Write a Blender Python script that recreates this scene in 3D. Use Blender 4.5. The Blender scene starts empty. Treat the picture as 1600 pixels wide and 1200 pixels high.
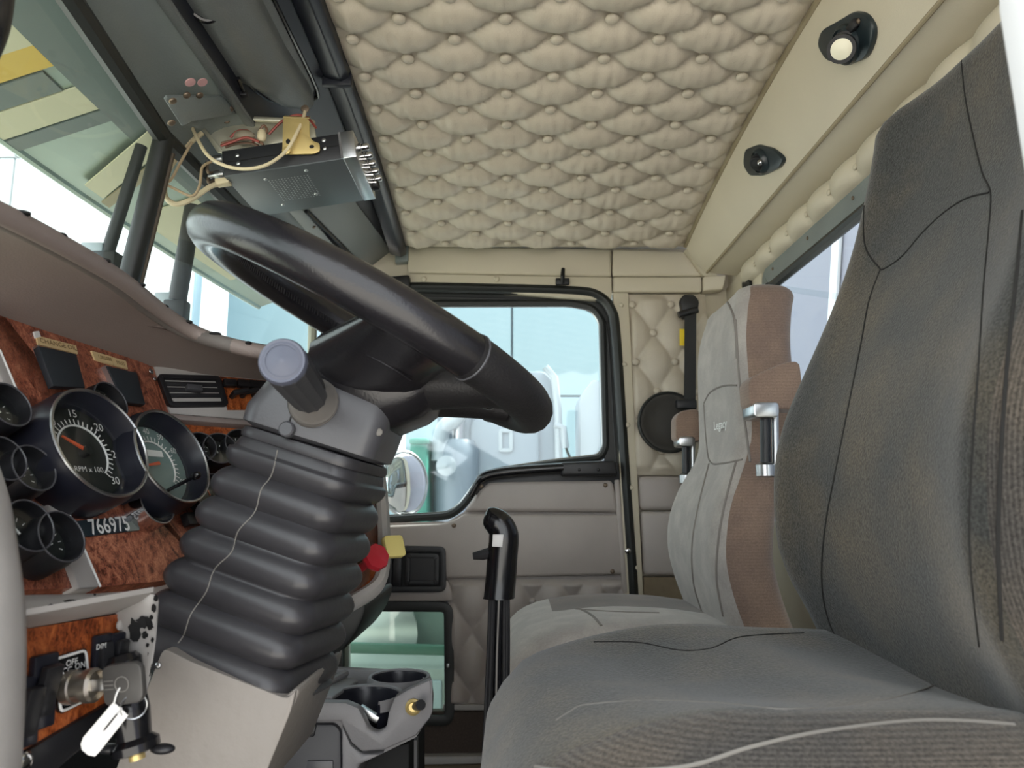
import bpy, bmesh, math, random
from mathutils import Vector, Matrix, Quaternion
from mathutils.bvhtree import BVHTree
from mathutils import noise as mnoise
random.seed(7)
R = math.radians
scene = bpy.context.scene
COL = scene.collection

# ---------------------------------------------------------------- camera
FPX, CX, CY, CZ = 1150.0, 800.0, 600.0, 0.70      # focal length in px, image centre, eye height above cab floor
PITCH = math.atan(180 / FPX)
cd = bpy.data.cameras.new('camera'); cam = bpy.data.objects.new('camera', cd); COL.objects.link(cam)
cam.location = (0, 0, CZ); cam.rotation_euler = (math.pi / 2 + PITCH, 0, 0)
cd.sensor_width = 36; cd.lens = FPX / 1600 * 36; cd.clip_start = 0.02; cd.clip_end = 200
cd.dof.use_dof = True; cd.dof.focus_distance = 1.0; cd.dof.aperture_fstop = 9.0
scene.camera = cam

# ---------------------------------------------------------------- daylight and exposure
wd = bpy.data.worlds.new('daylight'); scene.world = wd; wd.use_nodes = True
bg = wd.node_tree.nodes['Background']
bg.inputs[0].default_value = (0.93, 0.97, 1.0, 1); bg.inputs[1].default_value = 1.0
sun_d = bpy.data.lights.new('sun', 'SUN'); sun_d.energy = 4.0; sun_d.angle = math.radians(4); sun_d.color = (1.0, 0.96, 0.9)
sun = bpy.data.objects.new('sun', sun_d); COL.objects.link(sun); sun.rotation_euler = Vector((0.72, 0.22, 0.85)).to_track_quat('Z', 'Y').to_euler()
vs = scene.view_settings
vs.view_transform = 'Standard'; vs.look = 'None'; vs.gamma = 1; vs.use_curve_mapping = False
vs.exposure = 1.75

# ---------------------------------------------------------------- pixel helpers
_F = Vector((0, math.cos(PITCH), math.sin(PITCH))); _U = Vector((0, -math.sin(PITCH), math.cos(PITCH)))
EYE = Vector((0, 0, CZ))
def ray(px, py):
    return Vector((1, 0, 0)) * ((px - CX) / FPX) + _U * ((CY - py) / FPX) + _F
def W(px, py, Y):
    d = ray(px, py); return EYE + d * (Y / d.y)
def onp(px, py, p0, n):
    d = ray(px, py); return EYE + d * ((p0 - EYE).dot(n) / d.dot(n))
def WX(px, py, X):
    d = ray(px, py); return EYE + d * (X / d.x)
def WZ(px, py, z):
    d = ray(px, py); return EYE + d * ((z - CZ) / d.z)

# ---------------------------------------------------------------- materials
MATS = {}
def lin(c):
    c = c / 255.0
    return c / 12.92 if c <= 0.04045 else ((c + 0.055) / 1.055) ** 2.4
def rgb(r, g, b): return (lin(r), lin(g), lin(b), 1)
def mat(name, col, rough=0.5, metal=0.0, noise=0.0, nscale=40, bump=0.0, bscale=200, spec=0.5, coat=0.0, emit=None, sheen=0.0):
    if name in MATS: return MATS[name]
    m = bpy.data.materials.new(name); m.use_nodes = True; MATS[name] = m
    nt = m.node_tree; b = nt.nodes['Principled BSDF']
    b.inputs['Base Color'].default_value = col; b.inputs['Roughness'].default_value = rough
    b.inputs['Metallic'].default_value = metal; b.inputs['Specular IOR Level'].default_value = spec
    b.inputs['Coat Weight'].default_value = coat; b.inputs['Sheen Weight'].default_value = sheen
    tc = nt.nodes.new('ShaderNodeTexCoord')
    if noise:
        n = nt.nodes.new('ShaderNodeTexNoise'); n.inputs['Scale'].default_value = nscale; n.inputs['Detail'].default_value = 5
        nt.links.new(tc.outputs['Object'], n.inputs['Vector'])
        r = nt.nodes.new('ShaderNodeMapRange'); r.inputs['From Min'].default_value = 0.25; r.inputs['From Max'].default_value = 0.75
        r.inputs['To Min'].default_value = 1 - noise; r.inputs['To Max'].default_value = 1 + noise
        nt.links.new(n.outputs['Fac'], r.inputs['Value'])
        mx = nt.nodes.new('ShaderNodeVectorMath'); mx.operation = 'SCALE'; mx.inputs[0].default_value = col[:3]
        nt.links.new(r.outputs[0], mx.inputs['Scale']); nt.links.new(mx.outputs[0], b.inputs['Base Color'])
    if bump:
        n2 = nt.nodes.new('ShaderNodeTexNoise'); n2.inputs['Scale'].default_value = bscale; n2.inputs['Detail'].default_value = 3
        nt.links.new(tc.outputs['Object'], n2.inputs['Vector'])
        bp = nt.nodes.new('ShaderNodeBump'); bp.inputs['Strength'].default_value = bump; bp.inputs['Distance'].default_value = 0.002
        nt.links.new(n2.outputs['Fac'], bp.inputs['Height']); nt.links.new(bp.outputs[0], b.inputs['Normal'])
    if emit: b.inputs['Emission Color'].default_value = col; b.inputs['Emission Strength'].default_value = emit
    return m
def wood_mat(name, dark, mid, light, scale=55):
    m = bpy.data.materials.new(name); m.use_nodes = True; MATS[name] = m
    nt = m.node_tree; b = nt.nodes['Principled BSDF']
    tc = nt.nodes.new('ShaderNodeTexCoord')
    n1 = nt.nodes.new('ShaderNodeTexNoise'); n1.inputs['Scale'].default_value = scale; n1.inputs['Detail'].default_value = 6; n1.inputs['Distortion'].default_value = 2.2
    n2 = nt.nodes.new('ShaderNodeTexNoise'); n2.inputs['Scale'].default_value = scale * 4; n2.inputs['Detail'].default_value = 4; n2.inputs['Distortion'].default_value = 3
    mp = nt.nodes.new('ShaderNodeMapping'); mp.inputs['Scale'].default_value = (1, 1, 0.45); mp.inputs['Rotation'].default_value = (0.5, 0.2, 0.3)
    nt.links.new(tc.outputs['Object'], mp.inputs['Vector'])
    nt.links.new(mp.outputs[0], n1.inputs['Vector']); nt.links.new(mp.outputs[0], n2.inputs['Vector'])
    mx = nt.nodes.new('ShaderNodeMath'); mx.operation = 'MULTIPLY_ADD'; mx.inputs[1].default_value = 0.55
    sc = nt.nodes.new('ShaderNodeMath'); sc.operation = 'MULTIPLY'; sc.inputs[1].default_value = 0.45
    nt.links.new(n2.outputs['Fac'], sc.inputs[0]); nt.links.new(n1.outputs['Fac'], mx.inputs[0]); nt.links.new(sc.outputs[0], mx.inputs[2])
    cr = nt.nodes.new('ShaderNodeValToRGB'); e = cr.color_ramp.elements
    e[0].position = 0.38; e[0].color = dark; e[1].position = 0.66; e[1].color = light
    k = cr.color_ramp.elements.new(0.5); k.color = mid
    nt.links.new(mx.outputs[0], cr.inputs['Fac']); nt.links.new(cr.outputs[0], b.inputs['Base Color'])
    b.inputs['Roughness'].default_value = 0.32; b.inputs['Coat Weight'].default_value = 0.15
    return m
def fabric_mat(name, col, col2, rib=0.0, ribscale=260, ribaxis='Z', weave=900, patch=8, grain=.4):
    m = bpy.data.materials.new(name); m.use_nodes = True; MATS[name] = m
    nt = m.node_tree; b = nt.nodes['Principled BSDF']; b.inputs['Roughness'].default_value = 0.95; b.inputs['Specular IOR Level'].default_value = 0.15
    b.inputs['Sheen Weight'].default_value = 0.25; b.inputs['Sheen Roughness'].default_value = 0.5
    tc = nt.nodes.new('ShaderNodeTexCoord')
    n1 = nt.nodes.new('ShaderNodeTexNoise'); n1.inputs['Scale'].default_value = patch; n1.inputs['Detail'].default_value = 4
    n2 = nt.nodes.new('ShaderNodeTexNoise'); n2.inputs['Scale'].default_value = weave; n2.inputs['Detail'].default_value = 2
    nt.links.new(tc.outputs['Object'], n1.inputs['Vector']); nt.links.new(tc.outputs['Object'], n2.inputs['Vector'])
    cr = nt.nodes.new('ShaderNodeValToRGB'); e = cr.color_ramp.elements
    e[0].position = 0.42; e[0].color = col; e[1].position = 0.72; e[1].color = col2
    nt.links.new(n1.outputs['Fac'], cr.inputs['Fac'])
    r = nt.nodes.new('ShaderNodeMapRange'); r.inputs['From Min'].default_value = 0.3; r.inputs['From Max'].default_value = 0.7
    r.inputs['To Min'].default_value = 1 - grain; r.inputs['To Max'].default_value = 1 + grain
    nt.links.new(n2.outputs['Fac'], r.inputs['Value'])
    h = r.outputs[0]
    if rib:
        w = nt.nodes.new('ShaderNodeTexWave'); w.wave_type = 'BANDS'; w.bands_direction = ribaxis; w.inputs['Scale'].default_value = ribscale
        w.inputs['Distortion'].default_value = 0.6; w.inputs['Detail'].default_value = 1
        nt.links.new(tc.outputs['Object'], w.inputs['Vector'])
        a = nt.nodes.new('ShaderNodeMath'); a.operation = 'MULTIPLY_ADD'; a.inputs[1].default_value = rib
        nt.links.new(w.outputs['Fac'], a.inputs[0]); nt.links.new(h, a.inputs[2])
        s = nt.nodes.new('ShaderNodeMath'); s.operation = 'SUBTRACT'; s.inputs[1].default_value = rib * 0.5
        nt.links.new(a.outputs[0], s.inputs[0]); h = s.outputs[0]
    mx = nt.nodes.new('ShaderNodeVectorMath'); mx.operation = 'SCALE'
    nt.links.new(cr.outputs[0], mx.inputs[0]); nt.links.new(h, mx.inputs['Scale']); nt.links.new(mx.outputs[0], b.inputs['Base Color'])
    bp = nt.nodes.new('ShaderNodeBump'); bp.inputs['Strength'].default_value = 0.35; bp.inputs['Distance'].default_value = 0.001
    nt.links.new(h, bp.inputs['Height']); nt.links.new(bp.outputs[0], b.inputs['Normal'])
    return m
def glass_mat(name, tint, gloss=0.06, haze=0.0):
    m = bpy.data.materials.new(name); m.use_nodes = True; MATS[name] = m
    nt = m.node_tree; nt.nodes.remove(nt.nodes['Principled BSDF']); out = nt.nodes['Material Output']
    t = nt.nodes.new('ShaderNodeBsdfTransparent'); t.inputs[0].default_value = tint
    g = nt.nodes.new('ShaderNodeBsdfGlossy'); g.inputs['Roughness'].default_value = 0.03
    mx = nt.nodes.new('ShaderNodeMixShader')
    mx.inputs[0].default_value = gloss; nt.links.new(t.outputs[0], mx.inputs[1]); nt.links.new(g.outputs[0], mx.inputs[2])
    last = mx
    if haze:
        d = nt.nodes.new('ShaderNodeBsdfDiffuse'); d.inputs[0].default_value = (0.8, 0.85, 0.82, 1)
        m2 = nt.nodes.new('ShaderNodeMixShader'); m2.inputs[0].default_value = haze
        nt.links.new(mx.outputs[0], m2.inputs[1]); nt.links.new(d.outputs[0], m2.inputs[2]); last = m2
    nt.links.new(last.outputs[0], out.inputs[0])
    return m
M_BEIGE = mat('beige_vinyl', rgb(194, 184, 167), 0.42, noise=0.04, nscale=12, bump=0.25, bscale=350)
M_BEIGE2 = mat('beige_smooth_vinyl', rgb(200, 191, 170), 0.5, noise=0.03, nscale=8, bump=0.12, bscale=500)
M_GREYV = mat('grey_vinyl', rgb(172, 163, 157), 0.4, noise=0.06, nscale=10, bump=0.25, bscale=400)
M_DASH = mat('dash_taupe_plastic', rgb(138, 126, 121), 0.55, noise=0.05, nscale=9, bump=0.2, bscale=500)
M_TRIMG = mat('worn_light_grey_paint', rgb(172, 168, 164), 0.5, noise=0.07, nscale=25, bump=0.1, bscale=200)
M_CONS = mat('console_grey_plastic', rgb(128, 126, 128), 0.5, noise=0.05, nscale=20, bump=0.15, bscale=400)
M_COVER = mat('column_cover_taupe', rgb(132, 126, 120), 0.5, noise=0.05, nscale=14, bump=0.5, bscale=70)
M_BLACK = mat('black_plastic', rgb(30, 30, 33), 0.42, bump=0.1, bscale=600)
M_BLACKG = mat('black_gloss', rgb(22, 22, 25), 0.18)
M_NAVY = mat('blue_black_painted_bezel', rgb(30, 31, 40), 0.3)
M_RUBBER = mat('black_rubber', rgb(52, 51, 54), 0.36, noise=0.1, nscale=30, bump=0.12, bscale=120)
M_SEAL = mat('black_window_seal', rgb(32, 34, 33), 0.45)
M_LEATH = mat('black_leather', rgb(30, 29, 32), 0.24, noise=0.1, nscale=20, bump=0.12, bscale=420)
M_LEATH2 = mat('black_suede_leather', rgb(28, 27, 29), 0.55, noise=0.1, nscale=30, bump=0.3, bscale=420)
M_SHROUD = mat('charcoal_shroud_plastic', rgb(74, 74, 78), 0.34, noise=0.08, nscale=18, bump=0.08, bscale=300)
M_HEADER = mat('header_dark_vinyl', rgb(122, 130, 129), 0.35, noise=0.12, nscale=7, bump=0.25, bscale=300)
M_VISOR = mat('black_vinyl_padding', rgb(104, 108, 108), 0.4, noise=0.06, nscale=15, bump=0.3, bscale=350)
M_DKBAR = mat('blue_black_header_bar', rgb(28, 31, 40), 0.35)
M_RADIO = mat('dark_grey_radio_case', rgb(82, 87, 90), 0.4, bump=0.05)
M_RADIOS = mat('black_radio_side', rgb(34, 35, 38), 0.4)
M_ALU = mat('satin_aluminium', rgb(196, 198, 200), 0.3, 1.0)
M_CHROME = mat('chrome', rgb(210, 210, 212), 0.12, 1.0)
M_STEEL = mat('galvanized_sheet_steel', rgb(190, 188, 170), 0.38, 0.75, noise=0.1, nscale=30)
M_BRASS = mat('yellow_zinc_bracket', rgb(214, 190, 128), 0.4, 0.55, noise=0.08, nscale=30)
M_CREAM = mat('cream_wire_sheath', rgb(214, 200, 165), 0.5)
M_REDW = mat('red_wire', rgb(150, 70, 60), 0.5)
M_LABEL = mat('cream_label_tape', rgb(226, 200, 150), 0.5)
M_WHITE = mat('white_print', rgb(235, 235, 232), 0.5)
M_WHITEP = mat('white_paint', rgb(232, 234, 236), 0.4)
M_DIAL = mat('gauge_dial_black', rgb(34, 38, 36), 0.4)
M_ORANGE = mat('orange_needle', rgb(215, 90, 50), 0.5)
M_DKCAV = mat('dark_cavity', rgb(14, 14, 15), 0.7)
M_RED = mat('red_plastic', rgb(180, 40, 52), 0.35)
M_YEL = mat('pale_yellow_plastic', rgb(226, 210, 130), 0.4)
M_YTAG = mat('yellow_tag', rgb(235, 205, 40), 0.5)
M_CAPG = mat('grey_blue_cap', rgb(84, 88, 102), 0.5, bump=0.1)
M_STALK = mat('stalk_dark_grey', rgb(60, 60, 62), 0.5, bump=0.15)
M_CARPET = mat('brown_carpet', rgb(76, 66, 60), 0.95, noise=0.2, nscale=200, bump=0.6, bscale=600)
M_BOARD = mat('brown_panel_board', rgb(112, 98, 78), 0.8, noise=0.1, nscale=60)
M_SCREW = mat('screw_head', rgb(120, 105, 90), 0.4, 0.6)
M_STITCH = mat('grey_seam_thread', rgb(118, 115, 110), 0.8)
M_SEAMD = mat('dark_seam', rgb(30, 29, 28), 0.9)
M_SEAMG = mat('grey_velour_seam', rgb(130, 124, 119), 0.9)
M_SEAMB = mat('beige_seam', rgb(150, 138, 112), 0.7)
M_SEAT = fabric_mat('charcoal_seat_fabric', rgb(56, 57, 55), rgb(84, 76, 62), 0.0, weave=420, patch=9, grain=.5)
M_SEATR = fabric_mat('ribbed_charcoal_fabric', rgb(66, 63, 60), rgb(86, 78, 69), 0.5, ribscale=135, ribaxis='Z', weave=420, grain=.4)
M_SEATV = fabric_mat('ribbed_charcoal_bolster', rgb(66, 63, 60), rgb(92, 83, 72), 0.5, ribscale=110, ribaxis='Y', weave=420, grain=.4)
M_VEL = fabric_mat('light_grey_velour', rgb(160, 154, 149), rgb(178, 172, 166), 0.0, weave=300, patch=20, grain=.07)
M_VELB = fabric_mat('brown_velour', rgb(126, 107, 96), rgb(146, 124, 108), 0.1, ribscale=60, weave=400, patch=12, grain=.14)
M_VELD = fabric_mat('dark_brown_velour', rgb(92, 82, 77), rgb(110, 98, 90), 0.0, weave=400, patch=12, grain=.12)
M_WOOD = wood_mat('burl_wood_veneer', rgb(84, 42, 32), rgb(156, 90, 68), rgb(206, 138, 106))
M_WOOD2 = wood_mat('bright_burl_wood_veneer', rgb(84, 34, 14), rgb(158, 80, 40), rgb(200, 116, 62), 60)
M_GLASS = glass_mat('clear_window_glass', (0.92, 0.97, 0.97, 1), 0.05, 0.03)
M_WGLASS = glass_mat('windshield_glass', (0.86, 0.95, 0.93, 1), 0.06, 0.05)
M_GGLASS = glass_mat('green_tinted_glass', (0.66, 0.76, 0.71, 1), 0.06, 0.05)
M_DGLASS = glass_mat('gauge_glass', (0.96, 0.98, 0.98, 1), 0.07, 0.0)
M_MIRROR = mat('convex_mirror', rgb(235, 238, 240), 0.03, 1.0)
M_BWALL = mat('pale_blue_building_panel', rgb(128, 150, 158), 0.6, noise=0.02, nscale=1)
M_BWHITE = mat('white_building_panel', rgb(205, 210, 212), 0.6)
M_GROUND = mat('pale_concrete', rgb(205, 200, 192), 0.9, noise=0.08, nscale=2)
M_TRUCK = mat('pale_grey_blue_truck_paint', rgb(126, 138, 148), 0.35)
M_TRUCK2 = mat('light_truck_trim', rgb(160, 170, 176), 0.35)
M_GREEN = mat('green_paint', rgb(60, 128, 112), 0.45)
M_ORNG = mat('orange_plastic', rgb(235, 130, 80), 0.5)
M_EXTV = mat('satin_visor_metal', rgb(150, 165, 155), 0.3, 0.6, noise=0.15, nscale=6)
M_EXTC = mat('cream_paint_and_reflection', rgb(196, 192, 164), 0.4)  # hood and stay paint, also the cream reflections painted on the visor
M_EXTY = mat('yellow_visor_reflection', rgb(205, 172, 70), 0.4)  # yellow reflection painted on the visor metal
M_EXTD = mat('dark_tint_and_reflection', rgb(96, 108, 106), 0.4)  # shade band tint, also the dark reflections painted on the visor

# ---------------------------------------------------------------- geometry helpers
def catmull(pts, n=6, closed=False):
    pts = [Vector(p) for p in pts]; out = []; L = len(pts)
    for i in range(L if closed else L - 1):
        if closed: p0, p1, p2, p3 = pts[(i - 1) % L], pts[i], pts[(i + 1) % L], pts[(i + 2) % L]
        else: p0, p1, p2, p3 = pts[max(i - 1, 0)], pts[i], pts[i + 1], pts[min(i + 2, L - 1)]
        for k in range(n):
            t = k / n
            out.append(0.5 * ((2 * p1) + (p2 - p0) * t + (2 * p0 - 5 * p1 + 4 * p2 - p3) * t * t + (3 * p1 - p0 - 3 * p2 + p3) * t ** 3))
    if not closed: out.append(pts[-1])
    return out
def interp(tab, x):
    if x <= tab[0][0]: return tab[0][1]
    for (a, u), (b, v) in zip(tab, tab[1:]):
        if x <= b:
            t = (x - a) / (b - a); return u + (v - u) * t
    return tab[-1][1]
def sinterp(tab, x):      # smooth table lookup
    h = 0.03 * (tab[-1][0] - tab[0][0])
    return (interp(tab, x - h) + 2 * interp(tab, x) + interp(tab, x + h) + interp(tab, x - 2 * h) * .5 + interp(tab, x + 2 * h) * .5) / 5
def frame(n, up=Vector((0, 0, 1))):
    n = Vector(n).normalized(); u = (up - n * up.dot(n)).normalized(); v = u.cross(n)
    return v, u, n            # right, up, out
class Geo:
    def __init__(s): s.v = []; s.f = []
    def add(s, vs, fs):
        o = len(s.v); s.v += [Vector(v) for v in vs]; s.f += [tuple(i + o for i in f) for f in fs]; return s
    def box(s, c, h, ax=None):
        c = Vector(c); ax = ax or (Vector((1, 0, 0)), Vector((0, 1, 0)), Vector((0, 0, 1)))
        vs = [c + ax[0] * (h[0] * i) + ax[1] * (h[1] * j) + ax[2] * (h[2] * k) for k in (-1, 1) for j in (-1, 1) for i in (-1, 1)]
        return s.add(vs, [(0, 2, 3, 1), (4, 5, 7, 6), (0, 1, 5, 4), (2, 6, 7, 3), (0, 4, 6, 2), (1, 3, 7, 5)])
    def prism(s, pts, ext):
        pts = [Vector(p) for p in pts]; n = len(pts); ext = Vector(ext)
        fs = [tuple(range(n)), tuple(range(2 * n - 1, n - 1, -1))] + [(i, n + i, n + (i + 1) % n, (i + 1) % n) for i in range(n)]
        return s.add(pts + [p + ext for p in pts], fs)
    def loft(s, loops, cap=True, closed_along=False):
        n = len(loops[0]); vs = [p for l in loops for p in l]; fs = []
        L = len(loops)
        for k in range(L if closed_along else L - 1):
            a = k * n; b = ((k + 1) % L) * n
            fs += [(a + i, a + (i + 1) % n, b + (i + 1) % n, b + i) for i in range(n)]
        if cap and not closed_along: fs += [tuple(range(n - 1, -1, -1)), tuple((L - 1) * n + i for i in range(n))]
        return s.add(vs, fs)
    def tube(s, pts, r, n=8, closed=False, cap=True, flat=1.0, upv=None):
        pts = [Vector(p) for p in pts]; L = len(pts); loops = []
        up = None
        for i in range(L):
            a = pts[(i - 1) % L] if closed or i else pts[0]; b = pts[(i + 1) % L] if closed or i < L - 1 else pts[-1]
            t = (b - a)
            if t.length < 1e-9: t = Vector((0, 0, 1))
            t.normalize()
            if upv is not None: up = Vector(upv)
            elif up is None: up = Vector((0, 0, 1)) if abs(t.z) < 0.9 else Vector((1, 0, 0))
            up = (up - t * up.dot(t)).normalized(); sd = t.cross(up)
            rr = r[i] if isinstance(r, (list, tuple)) else r
            loops.append([pts[i] + up * (rr * flat * math.sin(2 * math.pi * k / n)) + sd * (rr * math.cos(2 * math.pi * k / n)) for k in range(n)])
        return s.loft(loops, cap, closed)
    def lathe(s, prof, o, axis, n=32, cap=True):
        v, u, a = frame(axis, Vector((0, 0, 1)) if abs(Vector(axis).normalized().z) < 0.95 else Vector((0, 1, 0))); o = Vector(o)
        loops = [[o + a * h + v * (r * math.cos(2 * math.pi * k / n)) + u * (r * math.sin(2 * math.pi * k / n)) for k in range(n)] for r, h in prof]
        return s.loft(loops, cap)
    def grid(s, fn, nu, nv):
        vs = [fn(i / nu, j / nv) for j in range(nv + 1) for i in range(nu + 1)]
        return s.add(vs, [(j * (nu + 1) + i, j * (nu + 1) + i + 1, (j + 1) * (nu + 1) + i + 1, (j + 1) * (nu + 1) + i) for j in range(nv) for i in range(nu)])
    def ball(s, c, r, axes=None, n=14, m=8):
        c = Vector(c); ax = axes or (Vector((1, 0, 0)), Vector((0, 1, 0)), Vector((0, 0, 1))); r = (r, r, r) if not isinstance(r, (tuple, list)) else r
        loops = []
        for j in range(1, m):
            ph = math.pi * j / m - math.pi / 2
            loops.append([c + ax[0] * (r[0] * math.cos(ph) * math.cos(2 * math.pi * k / n)) + ax[1] * (r[1] * math.cos(ph) * math.sin(2 * math.pi * k / n)) + ax[2] * (r[2] * math.sin(ph)) for k in range(n)])
        return s.loft(loops, True)
WL = {}
def setprops(o, label, cat, group, kind):
    if label: o['label'] = label
    if cat: o['category'] = cat
    if group: o['group'] = group
    if kind: o['kind'] = kind
def build(name, g, m, parent=None, smooth=True, bevel=0.0, seg=2, sub=0, label=None, cat=None, group=None, kind=None, ang=40):
    c = Vector([(min(v[i] for v in g.v) + max(v[i] for v in g.v)) / 2 for i in range(3)])
    me = bpy.data.meshes.new(name)
    me.from_pydata([v - c for v in g.v], [], g.f)
    bm = bmesh.new(); bm.from_mesh(me)
    bmesh.ops.recalc_face_normals(bm, faces=bm.faces[:])
    if bevel:
        es = [e for e in bm.edges if len(e.link_faces) == 2 and e.calc_face_angle(0) > R(30)]
        bmesh.ops.bevel(bm, geom=es, offset=bevel, segments=seg, profile=0.5, affect='EDGES', clamp_overlap=True)
    bm.to_mesh(me); bm.free()
    for p in me.polygons: p.use_smooth = smooth
    if smooth: me.set_sharp_from_angle(angle=R(ang))
    me.materials.append(m)
    o = bpy.data.objects.new(name, me); COL.objects.link(o)
    place(o, c, parent)
    if sub:
        md = o.modifiers.new('sub', 'SUBSURF'); md.levels = sub; md.render_levels = sub
    setprops(o, label, cat, group, kind)
    return o
def place(o, c, parent):
    WL[o.name] = Vector(c)
    if parent: o.parent = parent; o.location = Vector(c) - WL[parent.name]
    else: o.location = c
def thing(name, loc, label, cat, group=None, kind=None):
    o = bpy.data.objects.new(name, None); COL.objects.link(o); o.empty_display_size = 0.02
    place(o, Vector(loc), None); setprops(o, label, cat, group, kind); return o
def inst(name, me, c, parent, rot=None):
    o = bpy.data.objects.new(name, me); COL.objects.link(o); place(o, c, parent)
    if rot is not None: o.rotation_mode = 'QUATERNION'; o.rotation_quaternion = rot
    return o
def text(name, s, o, right, up, size, m, parent, off=0.0008, bold=0.0, xs=1.0):
    cu = bpy.data.curves.new(name, 'FONT'); cu.body = s; cu.size = size; cu.align_x = 'CENTER'; cu.align_y = 'CENTER'; cu.offset = bold; cu.resolution_u = 3
    t = bpy.data.objects.new(name, cu); COL.objects.link(t); bpy.context.view_layer.update()
    me = bpy.data.meshes.new_from_object(t.evaluated_get(bpy.context.evaluated_depsgraph_get()))
    bpy.data.objects.remove(t); bpy.data.curves.remove(cu)
    right = Vector(right).normalized(); up = Vector(up).normalized(); n = right.cross(up)
    g = Geo(); g.v = [Vector(o) + right * (v.co.x * xs) + up * v.co.y + n * off for v in me.vertices]; g.f = [tuple(p.vertices) for p in me.polygons]
    bpy.data.meshes.remove(me)
    return build(name, g, m, parent, smooth=False)
def rrect(c, a, b, ha, hb, r, n=5):       # rounded rectangle loop in plane a,b
    out = []; r = min(r, ha * .99, hb * .99)
    for q, (sx, sy) in enumerate(((1, 1), (-1, 1), (-1, -1), (1, -1))):
        for k in range(n):
            th = math.pi / 2 * (q + k / (n - 1))
            out.append(Vector(c) + a * (sx * (ha - r) + r * math.cos(th)) + b * (sy * (hb - r) + r * math.sin(th)))
    return out
def roundpoly(pts, r, n=4):               # round the corners of a polygon of 3D points
    pts = [Vector(p) for p in pts]; out = []; L = len(pts)
    for i in range(L):
        a, b, c = pts[i - 1], pts[i], pts[(i + 1) % L]
        d1 = a - b; d2 = c - b; q = min(r, d1.length * .45, d2.length * .45)
        s, e = b + d1.normalized() * q, b + d2.normalized() * q
        for k in range(n + 1):
            t = k / n; out.append(s * (1 - t) ** 2 + b * (2 * t * (1 - t)) + e * t * t)
    return out
def ring(outer, inner, ext):              # flat frame between two loops of equal length, given thickness
    g = Geo(); ext = Vector(ext)
    return g.loft([outer, inner, [p + ext for p in inner], [p + ext for p in outer]], False, True)
def shrink(pts, d):                       # scale a loop towards its centre by absolute distance
    c = sum((Vector(p) for p in pts), Vector()) / len(pts)
    return [Vector(p) + (c - Vector(p)).normalized() * d for p in pts]
def inset(pts, d):                        # inset of a planar loop (loop order decides side: towards centre)
    pts = [Vector(p) for p in pts]; L = len(pts); c = sum(pts, Vector()) / L
    nrm = Vector()
    for i in range(L): nrm += (pts[i] - c).cross(pts[(i + 1) % L] - c)
    nrm.normalize(); out = []
    for i in range(L):
        a = (pts[i] - pts[i - 1]); b = (pts[(i + 1) % L] - pts[i])
        a = a.normalized() if a.length > 1e-9 else b.normalized(); b = b.normalized() if b.length > 1e-9 else a
        na = nrm.cross(a); nb = nrm.cross(b); m = (na + nb); m = m.normalized() if m.length > 1e-6 else na
        out.append(pts[i] + m * (d / max(0.5, m.dot(na))))
    return out
def pad(name, pts, ext, m, parent, bevel=0.006, seg=3, **k):
    return build(name, Geo().prism(pts, ext), m, parent, bevel=bevel, seg=seg, **k)
BUTTON_ME = {}
def button_mesh(key, r, h, m):
    if key not in BUTTON_ME:
        g = Geo().ball((0, 0, 0), (r, r, h)); me = bpy.data.meshes.new(key); me.from_pydata(g.v, [], g.f)
        for p in me.polygons: p.use_smooth = True
        me.materials.append(m); BUTTON_ME[key] = me
    return BUTTON_ME[key]
def screw(name, c, n, r, m, parent, h=None):
    q = Vector((0, 0, 1)).rotation_difference(Vector(n).normalized())
    return inst(name, button_mesh('screw_%s_%.4f' % (m.name, r), r, h or r * 0.5, m), c, parent, q)
# ================================================================= STRUCTURE
YF = 1.95                                   # inner face of the passenger side
X3, Y3, Z3 = Vector((1, 0, 0)), Vector((0, 1, 0)), Vector((0, 0, 1))
def ceil_z(Y): return CZ + 0.758 - 0.097 * (Y - 1.0) ** 2
def tuft(a, b, A, pa, pb):                  # diamond-tufted height: a,b in metres, lattice half-periods pa,pb
    u = (a / pa + b / pb) / 2; v = (a / pa - b / pb) / 2
    su, sv = abs(math.sin(math.pi * u)), abs(math.sin(math.pi * v))
    return A * ((su * sv) ** 0.42 * 0.72 + 0.28 * min(1, (su * su + sv * sv)))
# ---- ceiling with tufted buttons
CX0, CX1, CY0, CY1 = -0.286, 0.463, 0.12, 1.905
PA, PB, OA, OB = 0.0835, 0.0512, -0.010, 1.05
def ceil_pt(s, t):
    x = CX0 + (CX1 - CX0) * s; y = CY0 + (CY1 - CY0) * t
    # gathered pleats of slack vinyl run between the buttons
    e = min(1, (x - CX0) / .03, (CX1 - x) / .03, (CY1 - y) / .03); e = max(e, 0)
    h = tuft(x - OA, y - OB, 0.027, PA, PB)
    w = 0.0030 * mnoise.noise(Vector((x * 95, y * 22, 0.3))) + 0.0016 * mnoise.noise(Vector((x * 40, y * 40, 5)))
    return Vector((x, y, ceil_z(y) - h * (0.25 + .75 * e) - w * e))
g = Geo().grid(ceil_pt, 150, 300)
ceiling = build('ceiling', g, M_BEIGE, smooth=True, ang=75, kind='structure', label='beige diamond-tufted vinyl ceiling with covered buttons')
bm_ = button_mesh('ceiling_button', 0.0115, 0.0065, M_BEIGE)
for j in range(-4, 18):
    for i in range(-5, 8):
        if (i + j) % 2: continue
        x = OA + i * PA; y = OB + j * PB
        if x < CX0 + 0.02 or x > CX1 - 0.012 or y > CY1 - 0.012: continue
        inst('button', bm_, (x, y, ceil_z(y) - 0.0150), ceiling)
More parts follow.
